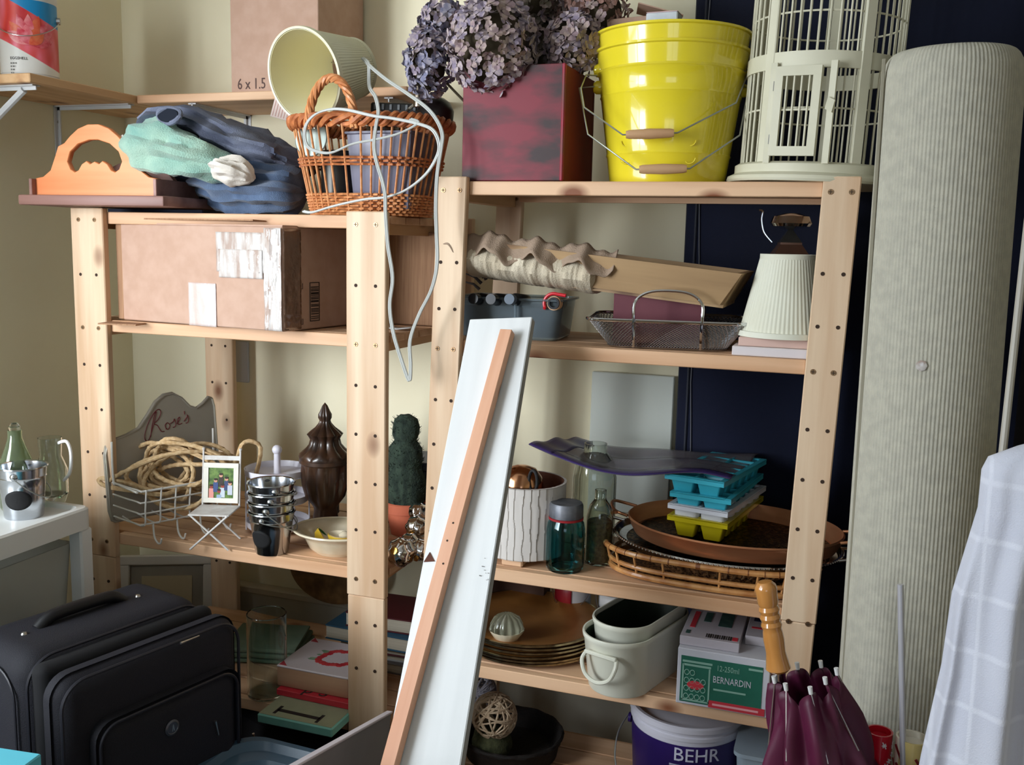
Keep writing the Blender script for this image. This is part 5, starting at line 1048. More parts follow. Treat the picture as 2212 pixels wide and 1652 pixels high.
# jar cartons
BW=mat('carton_white',(196,196,206),(204,204,212),rough=.6); GNP=mat('carton_green',(30,96,78),(36,104,86),rough=.5,scale=(20,20,20)); RPP=mat('carton_red',(196,54,66),rough=.5); LG=mat('carton_pale_green',(136,176,160),rough=.6)
c1=on(1457,1535,ZF); c2=on(1648,1560,ZF)
t=thing('jar_carton','green and white carton of preserving jars with a red stripe, right end of the shelf','box',(-.262,1.768,ZF),rz=.0)
GW,GH=.172,.112
B().box((GW/2,.12,GH/2),(GW,.24,GH),bev=.0015).done('box_body',BW,t)
B().box((GW/2-.003,-.0006,GH/2-.004),(GW-.020,.001,GH-.020)).done('green_panel',GNP,t)
B().box((GW/2+.028,-.0012,.010),(.104,.001,.014)).done('red_stripe',RPP,t)
b=B(); 
for (x0,x1,z0,z1) in ((.010,.066,.086,.090),(.012,.064,.079,.083),(.010,.013,.010,.082),(.060,.063,.010,.078),(.010,.063,.009,.012)): b.box(((x0+x1)/2,-.0013,(z0+z1)/2),(x1-x0,.0008,z1-z0))
for i in range(14): b.lathe([(.004,-.0004),(.0062,-.0004),(.0062,.0004),(.004,.0004)],12,c=(.02+.009*(i%4),-.0013,.018+.014*(i//4)),closed=True) if False else b.tube([(.019+.0105*(i%4)+.0045*cos(a),-.0014,.018+.016*(i//4)+.0055*sin(a)) for a in [2*PI*k/10 for k in range(10)]],.0009,4,closed=True)
b.done('jar_drawing',LG,t); o=B().lathe([(0,0),(.016,0),(0,.0006)],20,sy=.55).done('red_oval_mark',RPP,t); o.location=(.036,-.0018,.042); o.rotation_euler=(PI/2,0,.0)
text('12-250ml',.0155,LG,t,(.074,-.0014,.078),FRONT,ext=.0003,sx=.72); text('BERNARDIN',.0185,BW,t,(.068,-.0014,.054),FRONT,ext=.0004,sx=.70); B().box((.146,-.0014,.091),(.026,.0004,.004)).done('faint_print_line',LG,t)
B().box((.100,-.0014,.040),(.060,.0004,.0035)).done('faint_print_line',LG,t); B().box((.112,-.0020,.010),(.085,.0004,.004)).done('faint_print_line',mat('pale_pink_print',(228,160,166),rough=.6),t)
def flatbox(label,x,y,wd,dp_,rz,marks):
    q=thing('lid_carton',label,'box',(x,y,ZF+GH+.0005),rz=rz,group='small lid cartons on the jar carton'); B().box((0,0,.009),(wd,dp_,.018),bev=.001).done('box_body',mat('carton_greyish',(176,168,176),(186,180,186),rough=.6),q)
    for (cx,cy,w_,d_,m_,nm) in marks: B().box((cx,cy,.0184),(w_,d_,.0008)).done(nm,m_,q)
    return q
DG=mat('dark_green_print',(40,70,66),(60,90,84),rough=.6,scale=(60,60,60)); 
flatbox('small white lid carton with a red word and a barcode, left on the jar carton',-.206,1.865,.112,.165,0,[(-.040,.010,.010,.085,RPP,'red_word_panel'),(.020,.028,.026,.075,DG,'green_picture'),(-.016,.03,.014,.05,DG,'green_picture')]+[(-.008+.0042*i,-.064,.0016+.0008*(i%3),.018,BL,'barcode_line') for i in range(12)]+[(-.044,-.058,.008,.016,DG,'small_mark'),(.046,-.064,.010,.016,RPP,'small_mark')])
flatbox('small white lid carton with a dark blue square, right on the jar carton',-.118,1.905,.052,.15,0,[(.0,.03,.034,.05,mat('navy_print',(40,44,72),rough=.6),'navy_square'),(.002,-.03,.04,.008,RPP,'red_line')])
# ================================================ bottom of the right unit (z .30)
ZG=.3005
def twig_ball(label,c,R,m,seed,n=34,r=.0022):
    t=thing('twig_ball',label,'decorative ball',c,0,'decorative balls in the dark basket'); rnd=random.Random(seed)
    for i in range(n):
        ax=Vector((rnd.gauss(0,1),rnd.gauss(0,1),rnd.gauss(0,1))).normalized(); u=ax.orthogonal().normalized(); v=ax.cross(u); h=rnd.uniform(-.5,.5)*R; rr=math.sqrt(R*R-h*h)*rnd.uniform(.92,1.0)
        B().tube([ax*h+u*rr*cos(a)+v*rr*sin(a) for a in [2*PI*k/22 for k in range(22)]],r,5,closed=True).done('twig',m,t)
    return t
DKW=mat('dark_basket_weave',(18,13,12),(30,23,19),rough=.8,scale=(60,60,60),bump=1,bscale=120)
bp_=Vector((-.655,1.95,ZG)); t=thing('dark_basket','dark woven basket holding decorative twig balls, low behind the leaning board','basket',bp_)
b=B(); b.lathe([(0,0),(.10,0),(.104,.004),(.112,.045),(.117,.05),(.109,.05),(.100,.01),(0,.008)],48); b.done('basket_body',DKW,t); B().tube([(.114*cos(a),.114*sin(a),.05) for a in [2*PI*i/60 for i in range(60)]],.005,8,closed=True,lobes=2,twist=120).done('braided_rim',DKW,t)
TWP=mat('pale_twig',(176,150,122),(206,184,156),rough=.8,scale=(60,60,60)); TWG=mat('grey_twig',(128,124,134),(160,156,164),rough=.8,scale=(60,60,60)); MOS=mat('green_moss',(50,54,34),(84,86,58),rough=1,scale=(70,70,70),bump=1,bscale=200)
q=at(1068,1545,1.90); twig_ball('pale tan ball of wound twigs, largest in the dark basket',q,.050,TWP,1)
q=at(1040,1490,1.98); twig_ball('greyish ball of wound twigs behind the tan one',q,.034,TWG,2,26)
q=at(1062,1605,1.90); t=thing('moss_ball','dark green moss ball under the tan twig ball','decorative ball',q,0,'decorative balls in the dark basket'); b=B(); b.lathe([(0,-.045)]+[(.045*cos(u),.045*sin(u)) for u in [-1.45+.2*k for k in range(15)]]+[(0,.045)],28); b.noise(.005,60,2); b.done('moss_body',MOS,t)
pbp=on(1474,1640,.40); pb=Vector((-.262,1.945,ZG)); PUR=mat('purple_label',(38,22,82),(46,28,96),rough=.35)
t=thing('paint_pail','white plastic paint pail with a purple label under the right unit shelf','paint pail',pb)
B().lathe([(0,.002),(.104,0),(.106,.004),(.116,.168),(.119,.169),(.119,.176),(.116,.178),(.118,.186),(.122,.187),(.122,.196),(.118,.199),(.110,.198),(.108,.190),(0,.190)],64).done('pail_body',mat('pail_white',(206,204,214),rough=.35),t)
B().lathe([(.1075,.016),(.1085,.016),(.1172,.158),(.1162,.158)],64,closed=True).done('purple_label',PUR,t)
curved_text('BEHR',.040,mat('label_lettering',(206,206,222),rough=.5),t,.1163,-.08,.126,ext=.0006)
for (a0,a1,z0,z1) in ((-.14,.50,.112,.117),(.02,.16,.03,.096)): B().sheet(lambda u,v:((.1095+.0075*(z0+(z1-z0)*v)/.142)*sin(a0+(a1-a0)*u),-(.1095+.0075*(z0+(z1-z0)*v)/.142)*cos(a0+(a1-a0)*u),z0+(z1-z0)*v),14,2).done('label_print',mat('label_print_grey',(150,150,170),rough=.6),t,solid=.0005)
B().tube(smooth_pts([(-.120,-.01,.158),(-.135,-.06,.13),(-.128,-.10,.08),(-.09,-.128,.035),(-.02,-.140,.012),(.05,-.130,.015)],5),.0017,6).done('wire_handle',WIR,t); B().lathe([(0,0),(.010,0),(.010,.006),(0,.006)],16).done('handle_ear',PUR,t).matrix_local=Matrix.Translation((-.113,-.03,.155))@Matrix.Rotation(-PI/2,4,'Y')
t=thing('plastic_tub','pale blue white plastic tub at the right end under the shelf','tub',(-.085,1.90,ZG)); tub(B(),[(.05,.08,0),(.052,.082,.004),(.062,.095,.17),(.067,.10,.172),(.067,.10,.18),(.058,.09,.18)],r=.02).done('tub_body',mat('pale_blue_plastic',(176,192,206),rough=.35,trans=.2),t); B().tube([(-.058,-.085,.14),(-.064,-.10,.10),(-.058,-.10,.04)],.002,6).done('wire_handle',WIR,t)
t=thing('hand_trowel','black trowel-like tool lying under the shelf before the purple pail','tool',at(1275,1630,1.80),rot=Rz(.2)@Ry(.1)); t.location.z=ZG+.16
t.location.z=ZG+.02; B().lathe([(0,0),(.010,.004),(.012,.05),(.008,.10),(0,.11)],16).done('handle',BLACK,t).rotation_euler=(0,PI/2,0); B().box((-.05,0,0),(.10,.05,.003),bev=.001).done('blade',DM,t)
# ================================================ boards leaning at the front
WWB=mat('white_stained_board',(214,216,216),(224,226,226),rough=.6,scale=(26,26,1.8),detail=5); EDG=mat('grey_board_edge',(150,152,150),(170,170,166),rough=.7,scale=(40,40,3))
T0=EYE+ray(1081,686)*1.80; B0_=EYE+ray(937,1500)*1.50; dn_=(T0-B0_); F0=T0-dn_*(T0.z/dn_.z)
up_=(T0-F0); LB=up_.length; up_=up_.normalized()
rgt=(EYE+ray(1153,688)*1.78)-(EYE+ray(1010,684)*1.83); rgt=(rgt-up_*rgt.dot(up_)).normalized(); nr=rgt.cross(up_)   # nr points to the viewer side
Rb=basis(rgt,-nr,up_)
t=thing('painted_board','long white painted board leaning against the right shelving unit','board',F0,rot=Rb)
B().box((0,.009,LB/2),(.124,.017,LB),bev=.0015).done('board_body',WWB,t); B().box((.0622,.009,LB/2),(.0008,.0165,LB-.004)).done('raw_edge',EDG,t)
KB=mat('brown_chip',(92,52,40),(74,46,36),rough=.9); B().prism([(-.0,-.0),(.018,.002),(.007,.016)],0,.0006,lambda p:(-.060+p[0]*1.1,-.0002-p[2],LB*.705+p[1]*1.1)).done('paint_chip',KB,t)
b=B(); rnd=random.Random(8)
for i in range(9): b.lathe([(0,0),(rnd.uniform(.001,.003),0),(0,.0005)],6,c=(.050+rnd.uniform(-.006,.010),-.0012,LB*.700+rnd.uniform(-.02,.02)))
b.done('chipped_edge',mat('grey_chip',(120,116,108),rough=.9),t)
# wood strip on the board
S1=at(1099,718,1.60); 
def onboard(x,y,off):      # point of the board's face seen at a pixel
    d=ray(x,y); return EYE+d*((F0+nr*off-EYE).dot(nr)/d.dot(nr))
s1=onboard(1100,722,.002); s0=onboard(852,1640,.002); sd_=(s1-s0).normalized(); s00=s0-sd_*(s0.z/sd_.z-.004); Ls_=(s1-s00).length
rg2=(rgt-sd_*rgt.dot(sd_)).normalized(); nr2=rg2.cross(sd_)
t=thing('wood_strip','narrow pinkish wood strip leaning on the front of the white board','wood strip',s00,rot=basis(rg2,-nr2,sd_))
STR=wood('strip_wood',(206,150,118),(224,176,146),(104,60,48),'z',kn=.05); B().box((0,-.010,Ls_/2),(.0235,.018,Ls_),bev=.001).done('strip_body',STR,t)
for k,z in enumerate((.74,.76,.715)): B().cyl((-.002+.002*k,-.0188,Ls_*z),(-.002+.002*k,-.0195,Ls_*z),.0018,n=8).done('nail_hole',DARKM,t)
# grey framed panel low at the left of the board
g1=at(838,1543,1.52); g2=at(640,1655,1.12); gdir=(g1-g2)
t=thing('flat_carton','flat carton with a grey side and pale top edge beside the white board','carton',g2,rot=basis(gdir.normalized(),Vector((0,1,0)),Vector((0,0,1))) if False else None)
gl=gdir.length; gd=gdir.normalized(); gn=Vector((gd.y,-gd.x,0)).normalized(); gu=gd.cross(gn)*-1
if gu.z<0: gu=-gu
gn2=gd.cross(gu); MWp=basis(gd,-gn2 if gn2.y<0 else gn2,gu)
t.rotation_euler=MWp.to_euler(); MW[t.name]=Matrix.Translation(g2)@MWp.to_4x4()
B().box((gl*.5-.06,.004,-.045),(gl+.16,.008,.09),bev=.001).done('panel_body',mat('grey_card',(128,126,128),(136,134,136),rough=.6),t); B().box((gl*.5-.06,.003,.001),(gl+.16,.012,.004),bev=.001).done('pale_edge',mat('pale_lilac_edge',(206,200,208),rough=.5),t)
B().box((gl*.5-.06,.004,-.094),(gl+.16,.012,.008),bev=.001).done('dark_edge',mat('dark_trim',(44,40,48),rough=.6),t); B().box((gl*.5-.04,.010,-.29),(gl+.10,.030,.38),bev=.001).done('box_body',CARD,t)
# ================================================ suitcase
SU=mat('black_suitcase_fabric',(13,13,22),(19,19,31),rough=.75,scale=(3,3,3),bump=.5,bscale=700); PIPE=mat('black_piping',(30,30,38),rough=.5); SEAM=mat('dark_seam',(8,8,12),rough=.9)
zs=.76; u_=Vector((.25,.965,0)).normalized(); n_=Vector((u_.y,-u_.x,0))
far=on(447,1287,zs); near_len=.365
org=far-u_*near_len; org.z=0
t=thing('suitcase','large black fabric suitcase standing upright with a padded top handle','suitcase',org,rot=basis(u_,Vector((-n_.x,-n_.y,0)),Vector((0,0,1))))
# local: x along length, y away from the viewer (back), z up
TH=.205
def rbox(x0,x1,y0,y1,z0,z1,r,seg=5):
    b=B(); b.box(((x0+x1)/2,(y0+y1)/2,(z0+z1)/2),(x1-x0,y1-y0,z1-z0),bev=r,seg=seg); return b
rbox(0,near_len,0,TH,.03,zs,.045,6).done('main_body',SU,t,ang=50)
rbox(.012,near_len-.002,-.028,.012,.04,zs-.012,.018,4).done('expansion_gusset',SEAM,t,ang=50)
fp=rbox(.004,near_len+.012,-.085,-.022,.045,zs-.018,.040,6).done('front_compartment',SU,t,ang=50)
rbox(.055,near_len-.012,-.108,-.070,.10,zs-.105,.034,5).done('front_pocket',SU,t,ang=50)
def fr_ring(x0,x1,z0,z1,y,r,rad,name,m,part=None):
    P=[(( x0+x1)/2+px_,y,(z0+z1)/2+pz_) for px_,pz_ in rrect((x1-x0)/2,(z1-z0)/2,r,8)]; B().tube(P,rad,6,closed=True).done(name,m,part or t)
fr_ring(.012,near_len+.004,.053,zs-.026,-.083,.045,.0032,'piping',PIPE); fr_ring(.062,near_len-.019,.107,zs-.112,-.106,.035,.0028,'piping',PIPE); fr_ring(.006,near_len-.006,.036,zs-.006,.004,.05,.003,'piping',PIPE)
fr_ring(.02,near_len-.02,.05,zs-.02,TH+.0,.05,.004,'piping',PIPE)
# end seams on the near end
P=[(-.002,TH/2+a,.40+c) for a,c in rrect(TH/2-.03,.33,.05,6)]; B().tube(P,.002,5,closed=True).done('end_seam',PIPE,t)
h0=.090; B().tube(smooth_pts([(h0,TH*.55,zs-.004),(h0+.02,TH*.55,zs+.010),(h0+.045,TH*.55,zs+.014),(h0+.125,TH*.55,zs+.014),(h0+.15,TH*.55,zs+.010),(h0+.17,TH*.55,zs-.004)],5),.0115,12).done('top_handle',mat('black_rubber',(14,14,18),rough=.5),t)
for x in (h0-.03,h0+.195): B().lathe([(0,0),(.0055,0),(.004,.003),(0,.004)],12,c=(x,TH*.5,zs)).done('rivet',STEEL,t)
lg=on(1,1,1) if False else None
def onface(x,y,yl):     # local x,z of the suitcase face y=yl seen at a pixel
    nl=Vector((n_.x,n_.y,0)); p0=org-Vector((-n_.x,-n_.y,0))*(-yl) ; d=ray(x,y); tt=(p0-EYE).dot(nl)/d.dot(nl); p=EYE+d*tt; q=MW[t.name].inverted()@p; return q
q=onface(371,1571,-.108); o=B().lathe([(0,0),(.014,0),(.0145,.002),(.011,.0035),(.010,.0025),(0,.0025)],32).done('round_badge',mat('pewter',(96,98,104),rough=.35,metal=.8),t); o.location=(q.x,-.108,q.z); o.rotation_euler=(PI/2,0,0)
B().prism([(-.002,-.006),(.0,.006),(.002,.006),(.004,-.006),(.002,-.006),(.001,.0),(0,-.006)],.0026,.0034).done('badge_mark',STEEL,o)
for (x,y,x2,y2,yl) in ((388,1388,428,1372,-.088),(545,1583,548,1600,-.09),(463,1556,470,1586,-.109)):
    a,c=onface(x,y,yl),onface(x2,y2,yl); a=Vector((a.x,yl-.003,a.z)); c=Vector((c.x,yl-.003,c.z)); 
    if abs(a.x)<.6: B().tube([a,(a+c)/2,c],[.0026,.0018,.0014],6).done('zip_pull',STEEL,t)
for x,y in ((.06,.05),(.06,TH-.05),(near_len-.06,.05),(near_len-.06,TH-.05)): o=B().lathe([(0,-.012),(.022,-.012),(.027,-.008),(.027,.008),(.022,.012),(0,.012)],20).done('wheel',BLACK,t); o.location=(x,y,.027); o.rotation_euler=(PI/2,0,0)
# ================================================ drawer cart with things on it
zc=.885; cr=on(200,1092,zc); cf=cr.x; 
TR=mat('translucent_drawer',(206,206,198),rough=.25,trans=.45,ior=1.15,scale=(4,4,4)); CX0,CX1,CY0,CY1=-1.945,cr.x,cr.y-.40,cr.y
t=thing('drawer_cart','white plastic drawer cart with clear drawers against the left wall','drawer cart',((CX0+CX1)/2,(CY0+CY1)/2,0)); cw,cdp=(CX1-CX0),(CY1-CY0)
tub(B(),[(cw/2,cdp/2,zc-.045),(cw/2,cdp/2,zc-.004),(cw/2-.004,cdp/2-.004,zc),(cw/2-.016,cdp/2-.016,zc),(cw/2-.022,cdp/2-.022,zc-.008)],r=.02).done('top_tray',WPL,t)
for sx_ in (-1,1):
    for sy_ in (-1,1): B().box((sx_*(cw/2-.018),sy_*(cdp/2-.018),(zc-.045)/2),(.034,.034,zc-.045),bev=.004).done('corner_post',WPL,t)
for z in (.62,.40,.18,.03):
    for sy_ in (-1,1): B().box((0,sy_*(cdp/2-.012),z),(cw-.07,.022,.032),bev=.003).done('rail',WPL,t)
    for sx_ in (-1,1): B().box((sx_*(cw/2-.012),0,z),(.022,cdp-.07,.032),bev=.003).done('rail',WPL,t)
for k,z in enumerate((.64,.42,.20)):
    dr_=tub(B(),[(cw/2-.045,cdp/2-.03,z),(cw/2-.030,cdp/2-.022,z+.17),(cw/2-.034,cdp/2-.026,z+.17),(cw/2-.049,cdp/2-.034,z+.004)],r=.02).done('drawer',TR,t); B().box((0,-cdp/2+.018,z+.12),(.12,.012,.018),bev=.004).done('drawer_pull',WPL,dr_)
for lb,dx,z,hh_,m_ in (('turquoise packet seen through the middle drawer of the white cart',.04,.4245,.09,mat('teal_packet',(30,104,132),rough=.5)),('green tin seen through the top drawer of the white cart',-.06,.6445,.07,mat('green_tin',(84,120,104),rough=.5))):
    q=thing('packet' if 'packet' in lb else 'tin',lb,'packet' if 'packet' in lb else 'tin',((CX0+CX1)/2+dx,(CY0+CY1)/2,z),rz=.1); B().box((0,0,hh_/2),(.20,.22,hh_),bev=.004).done('packet_body' if 'packet' in lb else 'tin_body',m_,q); B().box((0,0,hh_+.001),(.19,.21,.002)).done('lid',m_,q)
ct=zc-.008
pl=on(40,1118,ct); pail('small tin pail with a black oval chalkboard label on the white drawer cart',(pl.x+.0,pl.y+.015,ct),.036,.046,.105,.16+.28,rz=.1)
gb=on(2,1110,ct); q=thing('green_bottle','green tinted glass bottle behind the tin pail on the drawer cart','bottle',(gb.x-.005,gb.y+.05,ct)); B().lathe([(0,.003),(.032,0),(.035,.005),(.035,.09),(.020,.13),(.014,.15),(.014,.165),(.012,.165),(.012,.148),(.018,.128),(.033,.09),(.033,.006),(0,.006)],32).done('glass_body',mat('green_glass',(190,206,176),rough=.05,trans=.9),q); B().lathe([(0,.163),(.010,.163),(.012,.172),(.006,.18),(0,.181)],16).done('stopper',GLASS,q)
q=thing('white_jug','white jug with a looped handle behind the tin pail on the drawer cart','jug',(pl.x-.03,pl.y+.12,ct)); B().lathe([(0,0),(.026,0),(.032,.02),(.033,.07),(.022,.10),(.024,.14),(.0225,.14),(.020,.10),(.030,.07),(.029,.02),(0,.004)],28).done('jug_body',GLASS,q); B().tube(smooth_pts([(.022,0,.13),(.045,0,.135),(.055,0,.11),(.050,0,.07),(.032,0,.05)],5),.0035,8).done('handle',WHITE,q)
# turquoise box and blue bin
TQ=mat('turquoise_card',(90,186,206),(96,192,210),rough=.45); TQS=mat('turquoise_side',(70,150,170),rough=.5)
tq=on(90,1627,.72); t=thing('turquoise_box','turquoise lidded cardboard box low at the left corner of the picture','box',(tq.x,tq.y,0),rz=.12)
B().box((-.15,-.13,.345),(.29,.25,.69)).done('box_body',TQS,t); B().box((-.15,-.13,.705),(.30,.26,.03),bev=.002).done('lid',TQ,t)
BB=mat('slate_blue_plastic',(56,80,98),(62,88,106),rough=.35); zbb=.50; bcn=on(520,1600,zbb); 
t=thing('blue_tote','slate blue plastic tote with a recessed lid on the floor before the shelves','storage tote',(bcn.x+.125,bcn.y-.155,0),rz=-.05)
tub(B(),[(.12,.15,0),(.125,.155,.006),(.138,.168,zbb-.03),(.138,.168,zbb-.028)],r=.05,n=8).done('tote_body',BB,t)
tub(B(),[(.150,.180,zbb-.03),(.154,.184,zbb-.008),(.150,.180,zbb),(.138,.168,zbb),(.130,.160,zbb-.014),(.110,.140,zbb-.018),(.106,.136,zbb-.026)],r=.06,n=10).done('lid',BB,t)
# ================================================ right foreground
RUG=mat('beige_woven_backing',(176,172,158),(188,184,168),rough=.95,scale=(60,60,60),bump=.35,bscale=500)
ra,rb_=at(2057,145,1.75),at(1958,1450,1.75); rd=(ra-rb_).normalized(); rf0=ra-rd*(ra.z/rd.z); ra2=at(2060,120,1.75); RL=(ra-rf0).length+.022
xx=Vector((1,0,0)); xx=(xx-rd*xx.dot(rd)).normalized(); yy=rd.cross(xx)
t=thing('rug_roll','tall roll of beige ribbed rug standing at the right of the shelving','rug',rf0,rot=basis(xx,yy,rd))
def rugr(u,v):
    v=v*1.15*.8 if v<.85 else 1-.218*((1-v)/.15)**2.6
    th=2*PI*u; z=RL*v; e=1-.20*(1-math.sqrt(max(0,1-max(0,(v-.975)/.025)**2))); r=(.1085+.0016*sin(th*2+z*2)+.0005*sin(th*110))*e*(1.03-.05*v); return (r*cos(th),r*.96*sin(th),z)
B().sheet(rugr,880,90,cu=True,cap=True).done('rolled_rug',RUG,t,ang=80)
B().box((-.104,-.034,RL/2),(.006,.004,RL-.02),bev=.001).done('outer_edge',mat('rug_edge',(150,144,126),rough=.95),t)
b=B()
for k in range(5): b.tube([((.066-.012*k)*cos(a),(.066-.012*k)*sin(a),RL-.002) for a in [2*PI*i/40 for i in range(40)]],.004,6,closed=True)
b.done('spiral_end',mat('rug_pile_edge',(160,128,104),(180,150,126),rough=1,scale=(60,60,60)),t)
B().lathe([(0,0),(.009,.0),(.008,.0004),(0,.0004)],7).done('torn_tape',TAPE,t).matrix_local=Matrix.Translation((-.02,-.1045,RL*.72))@Matrix.Rotation(PI/2,4,'X')
# dark door-like panel at far right
t=thing('dark_case','dark charcoal fabric case standing at the far right behind the rug roll','case',(.52,1.95,0),rz=.05); B().box((0,0,.95),(.42,.12,1.9),bev=.02,seg=2).done('case_body',mat('charcoal_fabric',(40,38,42),(50,48,52),rough=.85,bump=.3,bscale=300),t); B().box((-.14,-.062,.95),(.012,.006,1.7)).done('zip',DM,t)
# thin pole
pa,pb2=at(2216,520,1.50),at(2166,975,1.45); pd_=(pa-pb2).normalized(); p_lo=pb2-pd_*(pb2.z/pd_.z); p_hi=pa+pd_*.35
b=B(); b.tube([p_lo,p_hi],.0055,10); b.done('thin_pole',mat('pale_pole',(176,170,158),rough=.4),label='thin pale pole standing slanted at the right edge, rising from the white cloth',cat='pole')
# white cloth
CLT=mat('white_checked_cotton',(206,208,222),(214,216,228),rough=.9,scale=(8,8,8),bump=.35,bscale=500)
def checks(m):
    N=m.node_tree.nodes; L=m.node_tree.links; b=N['Principled BSDF']; tc=[n for n in N if n.type=='TEX_COORD'][0]; src=b.inputs['Base Color'].links[0].from_socket; prev=src
    for ax,sc_,w_ in (('Z',4.2,.975),('X',7.5,.975)):
        wv=N.new('ShaderNodeTexWave'); wv.bands_direction=ax; wv.inputs['Scale'].default_value=sc_; wv.inputs['Distortion'].default_value=.25; L.new(tc.outputs['Object'],wv.inputs[0])
        r_=N.new('ShaderNodeValToRGB'); r_.color_ramp.elements[0].position=w_-.02; r_.color_ramp.elements[1].position=w_+.02; L.new(wv.outputs['Fac'],r_.inputs[0])
        mx=N.new('ShaderNodeMix'); mx.data_type='RGBA'; L.new(r_.outputs[0],mx.inputs[0]); L.new(prev,mx.inputs[6]); mx.inputs[7].default_value=(*lin((222,224,236)),1); prev=mx.outputs[2]
    L.new(prev,b.inputs['Base Color'])
checks(CLT)
lz=[(1.215,2168),(1.19,2140),(1.17,2124),(1.08,2114),(1.0,2060),(.90,2042),(.757,1990)]
def cl_left(z):
    pts=[(1.225,.235),(1.205,.205),(1.185,.178),(1.12,.178),(1.00,.157),(.90,.153),(.757,.137),(.4,.115),(.03,.10)]
    for (a,xa),(b__,xb) in zip(pts,pts[1:]):
        if z<=a and z>=b__: return xa+(xb-xa)*(a-z)/(a-b__)
    return pts[0][1] if z>pts[0][0] else pts[-1][1]
def clf(u,v):
    z=1.222-v*1.19; x0=cl_left(z); x1=.30+.10*v; cx,hw=(x0+x1)/2,(x1-x0)/2; th=2*PI*u
    k=1+.22*min(1,v*4)*sin(7*th+2*sin(v*5))+.10*min(1,v*4)*sin(13*th-3*v)
    top=min(1,(v/.035)**.5+.05)
    return (cx+hw*cos(th)*(1+.02*sin(9*th)*min(1,v*4))*(.25+.75*top),1.36+(.035+.05*v)*sin(th)*k*top,z)
t=thing('white_cloth','white checked cotton cloth draped over a stand at the right edge','cloth',(.25,1.36,0))
B().sheet(clf,170,70,cu=True,cap=True).done('cloth_body',CLT,t,world=True,ang=80)
# rod and gift wrap
ro,rl=at(1945,1262,1.50),at(1951,1652,1.48); dd_=(ro-rl).normalized(); b=B(); b.tube([rl-dd_*(rl.z/dd_.z),ro],.0046,14); b.done('steel_rod',mat('brushed_rod',(214,214,222),rough=.3,metal=.55),label='slim polished steel tube standing in front of the rug roll',cat='rod')
WR=mat('red_gift_wrap',(196,20,40),(206,28,48),rough=.2,coat=.6); 
for (x,y,Y,r,lb,m_) in ((1900,1578,1.52,.020,'red gift wrap roll with white snowflakes before the rug roll',WR),(1972,1592,1.50,.024,'gold striped gift wrap roll beside the red one',mat('gold_gift_wrap',(190,170,110),(226,220,206),rough=.2,scale=(30,30,3),coat=.6,lo=.45,hi=.5))):
    p=at(x,y,Y); q=thing('gift_wrap_roll',lb,'wrapping paper',(p.x,Y,0),0,'gift wrap rolls by the rug'); B().lathe([(0,0),(r,0),(r,p.z),(r-.003,p.z),(r-.003,p.z-.01),(0,p.z-.012)],32).done('paper_roll',m_,q)
    rnd=random.Random(5)
    for k in range(26):
        a=-PI/2+rnd.uniform(-1.3,1.6); z=p.z-.012-rnd.uniform(0,.18); b=B()
        if m_==WR:
            for j in range(3):
                aa=j*PI/3; L_=rnd.uniform(.003,.006); d3=Vector((0,L_*cos(aa),L_*sin(aa))); b.tube([Vector((r+.0002,0,0))+d3,Vector((r+.0002,0,0))-d3],.0009,4)
        else: b.box((r+.0002,0,0),(.0008,.004,.03),rot=Rx(.6))
        o=b.done('snowflake_print' if m_==WR else 'stripe_print',WHITE if m_==WR else mat('dark_red_stripe',(120,30,34),rough=.3),q); o.location=(0,0,z); o.rotation_euler=(0,0,a)
# umbrella
UM=mat('burgundy_nylon',(64,14,38),(92,26,58),rough=.5,scale=(6,6,6)); HW=wood('varnished_handle',(182,120,58),(206,146,80),(150,90,30),'z',rough=.2,coat=.8)
ht,hb_=at(1652,1256,1.45),at(1682,1448,1.45); hd=(ht-hb_).normalized(); base=ht-hd*(ht.z/hd.z); UL_=(ht-base).length; Lh=(ht-hb_).length
xx=Vector((1,0,0)); xx=(xx-hd*xx.dot(hd)).normalized(); yy=hd.cross(xx)
t=thing('umbrella','closed burgundy umbrella with a turned wooden handle standing upright before the right post','umbrella',base,rot=basis(xx,yy,hd))
hz=UL_-Lh
hp=[(0,0),(.010,.0),(.0125,.004),(.0115,.012),(.0098,.03),(.0105,.05),(.0098,.062)]+[(.0092+.0014*(k%2),.066+.006*k) for k in range(8)]+[(.0105,.118),(.0112,.128),(.0105,Lh-.006),(.007,Lh),(0,Lh+.001)]
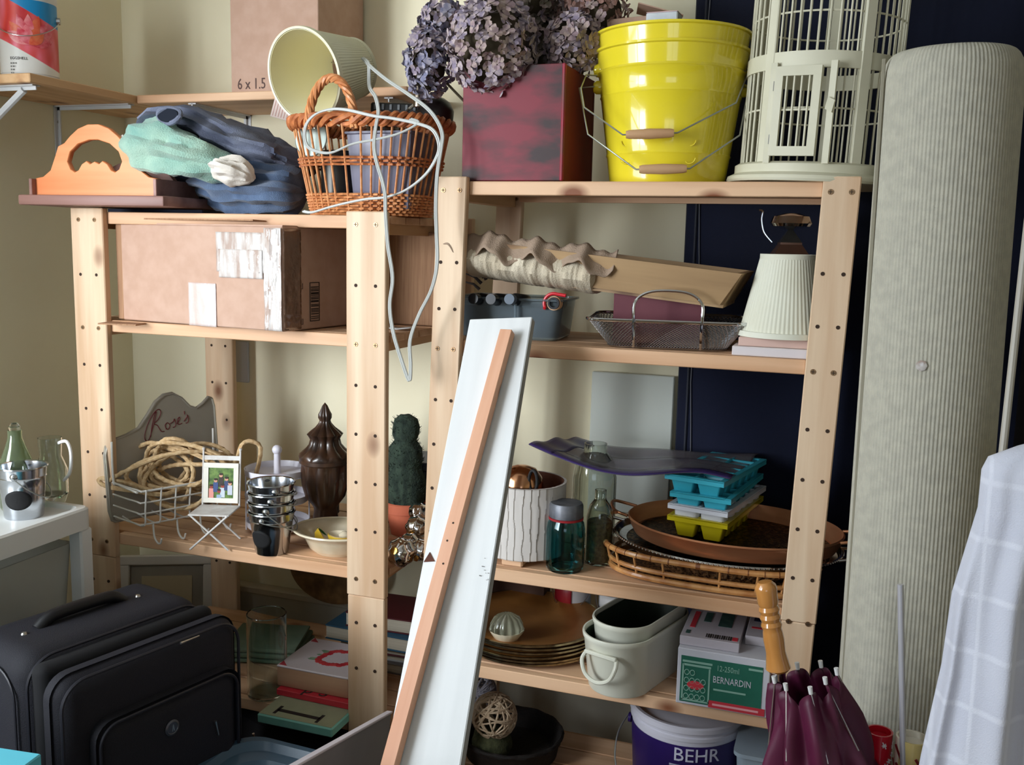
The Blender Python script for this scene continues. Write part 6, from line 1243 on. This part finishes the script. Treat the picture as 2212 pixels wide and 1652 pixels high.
hp=[(a*1.5,c) for a,c in hp]; o=B().lathe(hp,28).done('wooden_handle',HW,t); o.location=(0,0,hz)
B().lathe([(0,-.05),(.0045,-.05),(.0050,-.02),(.009,-.018),(.0095,0),(0,.001)],20).done('chrome_ferrule',CHROME,t).location=(0,0,hz)
B().cyl((0,0,.0),(0,0,hz-.04),.0042,n=12).done('shaft',STEEL,t); B().cyl((0,0,.0),(0,0,.05),.006,.003,n=12).done('tip',STEEL,t)
def canr(th,z):
    s_=(z-.05)/(hz-.02-.05); s_=max(0,min(1,s_)); base_=.010+.085*math.sin(PI*min(1,s_*.62+.02))**1.1; base_*=(1-.46*max(0,(s_-.62)/.38)); return base_*(1+.34*min(1,(1.0-s_)*1.6+.35)*(abs(cos(4*th))-.5)+.10*sin(8*th+z*20)+.10*sin(11*th-z*31)+.12*sin(3*th+z*9))
ctr=Vector((.034,-.002,0))
def canf(u,v):
    th=2*PI*u; s_=v; z=.05+(hz-.035-.05)*s_+.020*(abs(cos(4*th))**.6)*(s_>.9)*1; r=canr(th,z); return (ctr.x*s_+.03*s_*sin(PI*s_)+r*cos(th+.25),r*sin(th+.25),z)
B().sheet(canf,160,60,cu=True).done('canopy',UM,t,ang=60,solid=.0008,recalc=False)
for k in range(8):
    u=k/8; p=Vector(canf(u,1.0)); q=Vector(canf(u,.9)); b=B(); b.tube([p,p+Vector((0,0,.011))],[.0030,.0036],10); b.done('rib_tip',WHITE,t); B().tube([q,p],.0013,6).done('rib',STEEL,t)
# dark grey bag at the umbrella's right
t=thing('grey_bag','dark grey-mauve soft bag low between the umbrella and the gift wrap','bag',(.035,1.60,0)); b=B(); b.lathe([(0,0),(1,.01),(1.05,.35),(1.0,.60),(.9,.668),(.0,.675)],36,sx=.065,sy=.05); b.noise(.010,12,6); b.done('bag_body',mat('mauve_grey_fabric',(64,52,62),(80,66,76),rough=.85,bump=.3,bscale=300),t); B().tube([(-.06,-.048,.655),(0,-.055,.64),(.06,-.04,.62)],.003,6).done('bag_seam',BLACK,t)
